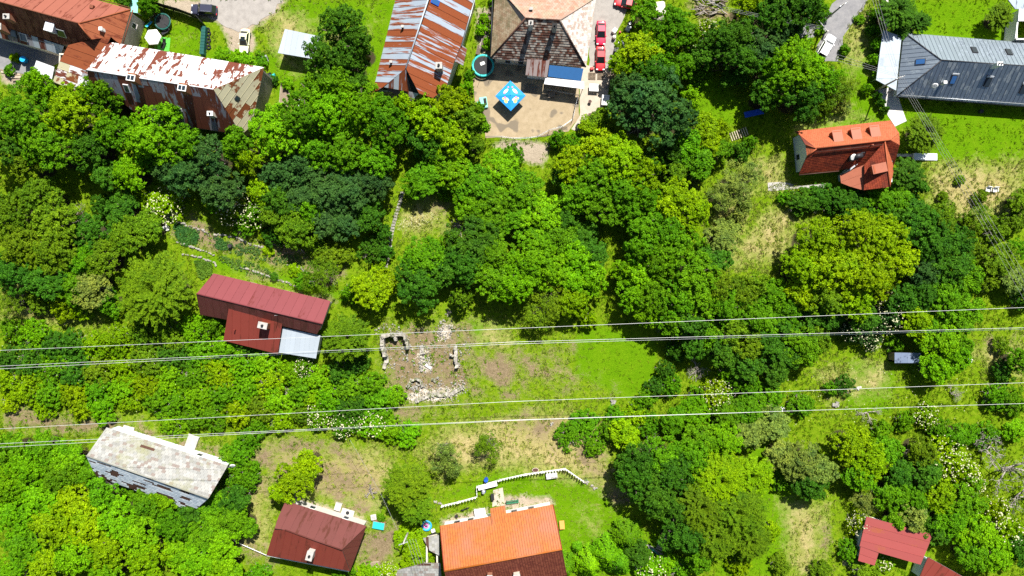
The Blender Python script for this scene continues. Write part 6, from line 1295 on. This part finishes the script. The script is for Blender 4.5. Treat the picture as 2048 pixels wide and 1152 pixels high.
# vegetable beds: low leafy plants in the terraces
def bed(label, poly, n_, seed, col):
    rg = np.random.default_rng(seed); q = np.array([tuple(P(x, y).xy) for x, y in poly]); lo, hi = q.min(0), q.max(0); p = rg.uniform(lo, hi, (n_ * 4, 2)); p = p[sdist(poly, p) > 0][:n_]
    c = np.repeat(np.column_stack([p, np.full(len(p), .16)]), 9, 0); off = rg.normal(0, .12, c.shape); off[:, 2] *= .5; V, F = leaf_quads(c + off, unit(rg.normal(size=c.shape) * .5 + [0, 0, 1]), .13, .09, rg); V[:, 2] = np.maximum(V[:, 2], .0)
    o = link(bpy.data.objects.new('vegetable_leaves', np_mesh('vegetable_leaves', V, F, M['leaf']))); o.color = (*col, 1); tag(o, label, None, None, 'stuff')
bed('dense strawberry-like leaves in the curved terrace bed', [(348, 445), (375, 455), (402, 465), (392, 488), (370, 492), (352, 475)], 330, 1, (.05, .15, .03)); bed('leafy clumps on the middle terrace', [(425, 475), (450, 475), (455, 500), (430, 495)], 60, 2, (.05, .14, .03)); bed('mixed seedlings on the right terrace', [(450, 480), (540, 500), (610, 520), (600, 540), (520, 520), (460, 505)], 130, 3, (.08, .16, .04)); bed('seedlings on the lower terrace', [(435, 510), (520, 530), (560, 555), (520, 555), (450, 530)], 90, 4, (.09, .18, .03)); bed('ivy leaves on the lower left terrace bed', [(390, 520), (425, 525), (425, 548), (400, 560)], 170, 5, (.1, .2, .02))
barrel('dark blue-grey rain barrel on the vegetable terrace', 459, 492, M['dark'], .36, .7, 'rain_barrel'); barrel('blue cylinder tub in the lower right lawn', 1964, 222, M['dark'], .36, .6, 'rain_barrel')

# ------------------------------------------------------------------ lower middle: picket fence, furniture
M['picket'] = plain('white picket paint', (.8, .79, .76, 1), .6, var=.06)
def picket(label, pix, h_=1.25, step=.48):
    t = thing('picket_fence', label, 'fence'); pts = [P(*q) for q in pix]
    for a, b in zip(pts, pts[1:]):
        L = (b - a).length; e = (b - a) / L; an = math.atan2(e.y, e.x); k = max(1, int(L / step))
        for z in (.3, .8): c = (a + b) / 2; box(t, 'rail', (L, .06, .1), (c.x, c.y, z), M['picket'], an, .01)
        for j in range(k): p = a.lerp(b, (j + .5) / k); box(t, 'picket', (.2, .035, h_), (p.x + e.y * .05, p.y - e.x * .05, h_ / 2 + .03), M['picket'], an, .01)
        box(t, 'post', (.14, .14, h_ + .1), (a.x, a.y, h_ / 2), M['picket'])
    rebase(t, pts[0]); return t
picket('white picket fence section left of the blue barrel', [(884, 1010), (918, 1002), (954, 992)]); picket('long white picket fence bending down at its right end', [(954, 972), (1000, 958), (1050, 947), (1085, 942), (1130, 936), (1168, 962)]); picket('short return of the picket fence beside the white bench', [(954, 990), (953, 972)])
t = T('fence_footing', 'low pale stone kerb running on from the picket fence end', 'kerb', 1180, 968); t.location = (0, 0, 0); stones(t, [P(1168, 962), P(1192, 978)], .25, .5, .05, 5, 6); stones(t, [P(868, 1002), P(884, 1008)], .15, .4, .05, 6, 6); rebase(t, P(1180, 968))
t = T('lamp_post', 'thin metal clothes post at the right end of the picket fence', 'post', 1171, 955); cyl(t, 'pole', .05, 1.9, (0, 0, .95), M['darkgreen'], n=8); box(t, 'crossarm', (.5, .06, .06), (0, 0, 1.88), M['darkgreen'])
barrel('blue barrel behind the picket fence', 972, 961, M['blue'], .38, 1.0)
t = T('white_worktop', 'white garden worktop with kettle inside the fence corner', 'worktop', 975, 972, .8, 14); box(t, 'worktop', (3.4, .8, .08), (0, 0, .8), M['white'])
for sx in (-1, 1): box(t, 'side', (.1, .7, .78), (sx * 1.55, 0, .39), M['lightconc'])
t = T('washing_machine', 'grey and blue cement mixer beside the white worktop', 'mixer', 967, 983, .6, 0); cyl(t, 'drum', .38, .7, (0, 0, .65), M['steel'], (R_(30), 0, 0), 16, .26); box(t, 'frame', (.7, .5, .3), (0, 0, .18), M['blue']); cyl(t, 'wheel', .18, .1, (.4, 0, .18), M['rubber'], (0, R_(90), 0)); cyl(t, 'wheel', .18, .1, (-.4, 0, .18), M['rubber'], (0, R_(90), 0))
t = T('grill', 'dark rectangular barbecue below the white worktop', 'barbecue', 985, 994, .7, 6); box(t, 'fire_box', (.55, 1.1, .25), (0, 0, .7), M['dark']); box(t, 'grate', (.5, 1.0, .03), (0, 0, .84), M['soot'], bevel=0)
for sx in (-.2, .2):
    for sy in (-.45, .45): box(t, 'leg', (.05, .05, .6), (sx, sy, .3), M['dark'])
bench('dark green slatted bench beside the white house wall', 1025, 1004, 2.2, 8, M['green'], M['dark'])
table('white round-cornered garden table beside the orange-tiled house', 960, 1026, 1.9, 1.5, .75, 8, M['white'], M['white'])
table('orange table on the lawn right of the orange-tiled house', 1124, 1050, .85, 1.5, .6, 4, M['orangewood'], M['wood'])
t = T('storage_chest', 'white-grey storage chest with lid against the picket fence', 'chest', 1103, 952, .6, 8); box(t, 'body', (1.9, .9, .55), (0, 0, .28), M['bluewhite'], bevel=.04); box(t, 'lid', (1.15, .95, .08), (.45, 0, .6), M['lightconc']); box(t, 'lid', (.75, .95, .07), (-.55, 0, .58), M['white'])
t = T('oval_planter', 'oval dark wooden planter on the grass above the picket fence', 'planter', 1071, 940, .3); cyl(t, 'tub', .6, .35, (0, 0, .17), M['palewood']).scale = (1, .6, 1); cyl(t, 'soil', .5, .04, (0, 0, .35), M['brown']).scale = (1, .6, 1)
t = T('bicycle', 'dark scooter lying beside the white garden table', 'scooter', 930, 1018, .3, 20); ring(t, 'wheel', .26, .06, (.55, 0, .3), M['rubber'], (R_(70), 0, 0), 18, 6); ring(t, 'wheel', .26, .06, (-.55, 0, .3), M['rubber'], (R_(70), 0, 0), 18, 6); box(t, 'frame', (1.1, .14, .12), (0, 0, .38), M['black']); box(t, 'handlebar', (.08, .8, .06), (.5, 0, .75), M['dark']); box(t, 'seat', (.4, .2, .1), (-.3, 0, .6), M['black'])
t = T('flower_pot', 'two-tone dark pot by the white wall of the orange-tiled house', 'pot', 913, 1032, .3); cyl(t, 'pot', .2, .4, (0, 0, .2), M['brown'], r2=.3); cyl(t, 'soil', .26, .03, (0, 0, .4), M['soot'])
t = T('paddling_pool', 'blue paddling pool with pink float near the feathery tree', 'pool', 853, 1052, .3); ring(t, 'rim', .8, .14, (0, 0, .2), M['brightblue'], n=28); cyl(t, 'water', .72, .05, (0, 0, .16), M['mint'], n=24); ring(t, 'float', .35, .13, (-.1, .05, .3), M['pink'], n=18)
t = T('white_basin', 'white and black junk beside the paddling pool', 'basin', 866, 1062, .3, 20); box(t, 'basin', (.7, .6, .35), (0, 0, .18), M['white'], bevel=.08); box(t, 'tray', (1.4, .35, .1), (-.3, -.6, .06), M['black'])
t = T('sand_pit', 'turquoise-lidded sandpit beside the rust-red cottage', 'sandpit', 757, 1051, .3, -10); box(t, 'frame', (2.2, 1.3, .3), (0, 0, .15), M['wood']); box(t, 'lid', (2.0, 1.2, .06), (0, -.05, .34), M['teal']); box(t, 'end_board', (2.2, .25, .08), (.1, .75, .2), M['rustbox'])
t = T('white_basin', 'white basin above the turquoise sandpit', 'basin', 747, 1035, .4, 10); box(t, 'basin', (.9, .9, .5), (0, 0, .25), M['lightconc'], bevel=.08, taper=1.1); box(t, 'inside', (.6, .6, .02), (0, 0, .52), M['conc'], bevel=0)
t = T('dustbin', 'small dark round lid on the white slab by the rust-red cottage', 'drain cover', 695, 1026, .2); box(t, 'slab', (2.2, 1.2, .14), (0, 0, .07), M['lightconc'], R_(-16)); cyl(t, 'cover', .32, .06, (0, 0, .17), M['dark'])
t = T('slab_block', 'pale concrete block above the rust-red cottage roof', 'block', 676, 1014, .3, -16); box(t, 'block', (1.1, 1.3, .4), (0, 0, .2), M['lightconc']); box(t, 'edge', (1.2, .1, .44), (0, .7, .22), M['conc'])
t = T('slab_block', 'pale concrete platform above the slate-roofed barn', 'block', 383, 886, .2, -20); box(t, 'block', (1.9, 2.6, .3), (0, 0, .15), M['conc'], bevel=.03); box(t, 'edge', (2.0, .12, .34), (0, 1.32, .17), M['lightconc'])
t = T('slab_block', 'second pale slab at the top left corner of the slate-roofed barn', 'block', 257, 858, .2, -16); box(t, 'block', (1.9, .9, .3), (0, 0, .15), M['lightconc'], bevel=.03); box(t, 'edge', (1.9, .1, .34), (0, -.5, .17), M['conc'])
t = T('well_cover', 'grey wooden hatch box near the maroon cottage corner', 'hatch', 750, 1132, .4, 5); box(t, 'box', (1.5, 1.3, .5), (0, 0, .25), M['palewood']); box(t, 'lid', (1.6, .7, .08), (0, .35, .54), M['wood'])
t = T('plank_fence', 'leaning grey stick fence between the slate-roofed barn and the dry slope', 'fence', 508, 975, .6); t.location = (0, 0, 0); a, b = P(520, 945), P(494, 1005)
for k in range(18): p = a.lerp(b, k / 17); box(t, 'stake', (.1, .1, 1.3), (p.x, p.y, .65), M['deadwood'], (R_(random.uniform(-8, 8)), R_(random.uniform(-8, 8)), 0), .01)
tube(t, 'rail', [a + Vector((0, 0, .9)), b + Vector((0, 0, .9))], .04, M['deadwood']); rebase(t, a)
t = T('plank_fence', 'white rail fence left of the rust-red cottage', 'fence', 500, 1092, .5); t.location = (0, 0, 0); a, b = P(470, 1080), P(534, 1108); tube(t, 'rail', [a + Vector((0, 0, .5)), b + Vector((0, 0, .5))], .07, M['white'])
for k in range(6): p = a.lerp(b, k / 5); box(t, 'post', (.1, .1, .55), (p.x, p.y, .27), M['white'])
rebase(t, a)
t = T('board_fence', 'turquoise netting fence along the path right of the lower lawn', 'fence', 1335, 1110, .5); t.location = (0, 0, 0); pts = [P(1296, 1092), P(1318, 1108), P(1345, 1128), P(1375, 1160)]
for a, b in zip(pts, pts[1:]): c = (a + b) / 2; box(t, 'net_panel', ((b - a).length, .05, .8), (c.x, c.y, .45), M['teal'], math.atan2((b - a).y, (b - a).x), .01)
for p in pts: cyl(t, 'post', .05, 1.0, (p.x, p.y, .5), M['steel'], n=8)
rebase(t, pts[0])
t = thing('board_walk', 'weathered plank walk rising from the netting fence', 'boardwalk'); a, b = P(1318, 1098), P(1332, 1068)
for k in range(9): p = a.lerp(b, k / 8); box(t, 'board', (1.2, .26, .06), (p.x, p.y, .05), M['palewood'], R_(-24), .01)
rebase(t, a)
sheet('path', [(1288, 1085), (1300, 1090), (1330, 1112), (1375, 1150), (1395, 1175), (1380, 1175), (1355, 1145), (1318, 1112)], .014, M['gravel'], 'narrow gravel path beside the netting fence', .1, .6)

# ------------------------------------------------------------------ poles and overhead wires
def pole(label, bx_, by_, tx, ty, hgt, arm_rot, concrete=True):
    """base and top are given as seen in the picture, so the pole stands upright at its base"""
    p = P(bx_, by_); t = thing('utility_pole', label, 'utility pole', (p.x, p.y, 0), 0); tube(t, 'pole', [(0, 0, -.05), (0, 0, hgt * .5), (0, 0, hgt)], [.19, .15, .11], M['conc'] if concrete else M['wood'], 10)
    box(t, 'crossarm', (1.6, .12, .12), (0, 0, hgt - .3), M['steel'], R_(arm_rot), .01)
    for k in (-1, -.35, .35, 1): a = R_(arm_rot); cyl(t, 'insulator', .06, .2, (k * .72 * math.cos(a), k * .72 * math.sin(a), hgt - .14), M['lightconc'], n=8)
    return t
pole('tall concrete pole with four wires between carport and concrete path', 1752, 181, 1798, 150, 7.6, 20)
pole('utility pole beside the gate at the end of the lane', 1648, 42, 0, 0, 7.2, 30)
pole('utility pole standing in the bright bush beside the orange-tiled house', 818, 1060, 0, 0, 6.5, 20)
M['thinwire'] = plain('weathered wire', (.3, .3, .3, 1), .6, var=.1)
def wire(label, pix, z, r=.035, sag=.6, group=None):
    t = thing('power_line', label, 'power line', (0, 0, 0), 0, group); pts = []
    zz = z if isinstance(z, (list, tuple)) else [z] * len(pix)
    for (a, b, za, zb_) in zip(pix, pix[1:], zz, zz[1:]):
        A, B = P(a[0], a[1], za), P(b[0], b[1], zb_)
        for k in range(12 + 1): u = k / 12; q = A.lerp(B, u); q.z -= sag * 4 * u * (1 - u); pts.append(q)
    V, F = tube_geo(pts, [r] * len(pts), 6); mesh_obj('cable', V, F, M['wire'] if r > .021 else M['thinwire'], t, smooth=True); return t
wire('highest of the long power lines crossing the whole picture', [(-120, 706), (1024, 657), (2168, 610)], 21, .024, 0)
wire('upper strand of the second long power line, splitting from its twin at the left', [(-120, 738), (1024, 684), (2168, 652)], 21, .024, 0); wire('lower strand of the second long power line, splitting from its twin at the left', [(-120, 744), (500, 712), (1024, 688), (2168, 655)], 20.6, .024, 0)
wire('third long power line crossing the whole picture', [(-120, 864), (1024, 803), (2168, 761)], 21, .024, 0); wire('upper strand of the lowest long power line', [(-120, 893), (500, 864), (1024, 840), (2168, 803)], 21, .024, 0); wire('lower strand of the lowest long power line, seen only at the left', [(-120, 901), (500, 867), (1024, 841), (1500, 825)], 20.7, .024, 0)
for k, o in enumerate((-6, -2, 2, 6)):
    nm = ('leftmost', 'second', 'third', 'rightmost')[k]; wire('%s of the four wires running down the right side from the tall pole' % nm, [(1797 + o, 150 - o * .3), (1880 + o * 1.3, 290), (1965 + o * 2, 430), (2100 + o * 3, 660)], [7.5, 6.9, 6.9, 7.4], .015, 0)
    if k < 3: wire('%s of the wires running up from the tall pole past the garden wall' % nm, [(1797 + o, 150 - o * .3), (1740 + k * 6, -20)], 7.5, .018, .2); wire('%s of the wires between the tall pole and the trees near the white car' % nm, [(1797 + o, 150 - o * .3), (1650 + o, 104 - o * 1.5)], [7.5, 7.0], .018, .1)
    wire('%s of the four short wires leaving the pole in the bright bush' % nm, [(813 + k * 6, 1078), (836 + k * 6, 1150)], 6.4, .016, .1)
for k in range(3): wire('%s of the three wires crossing the firewood heap at the top' % ('upper', 'middle', 'lower')[k], [(1370 + k * 12, -20), (1440 + k * 4, 12 + k * 4), (1640, 52 + k * 3)], [7, 6.8, 7.0], .018, .1)
wire('thin cable on the dry slope beside the feathery olive tree', [(700, 880), (760, 985), (795, 1060)], [6, 5.5, 6.3], .018, .1)
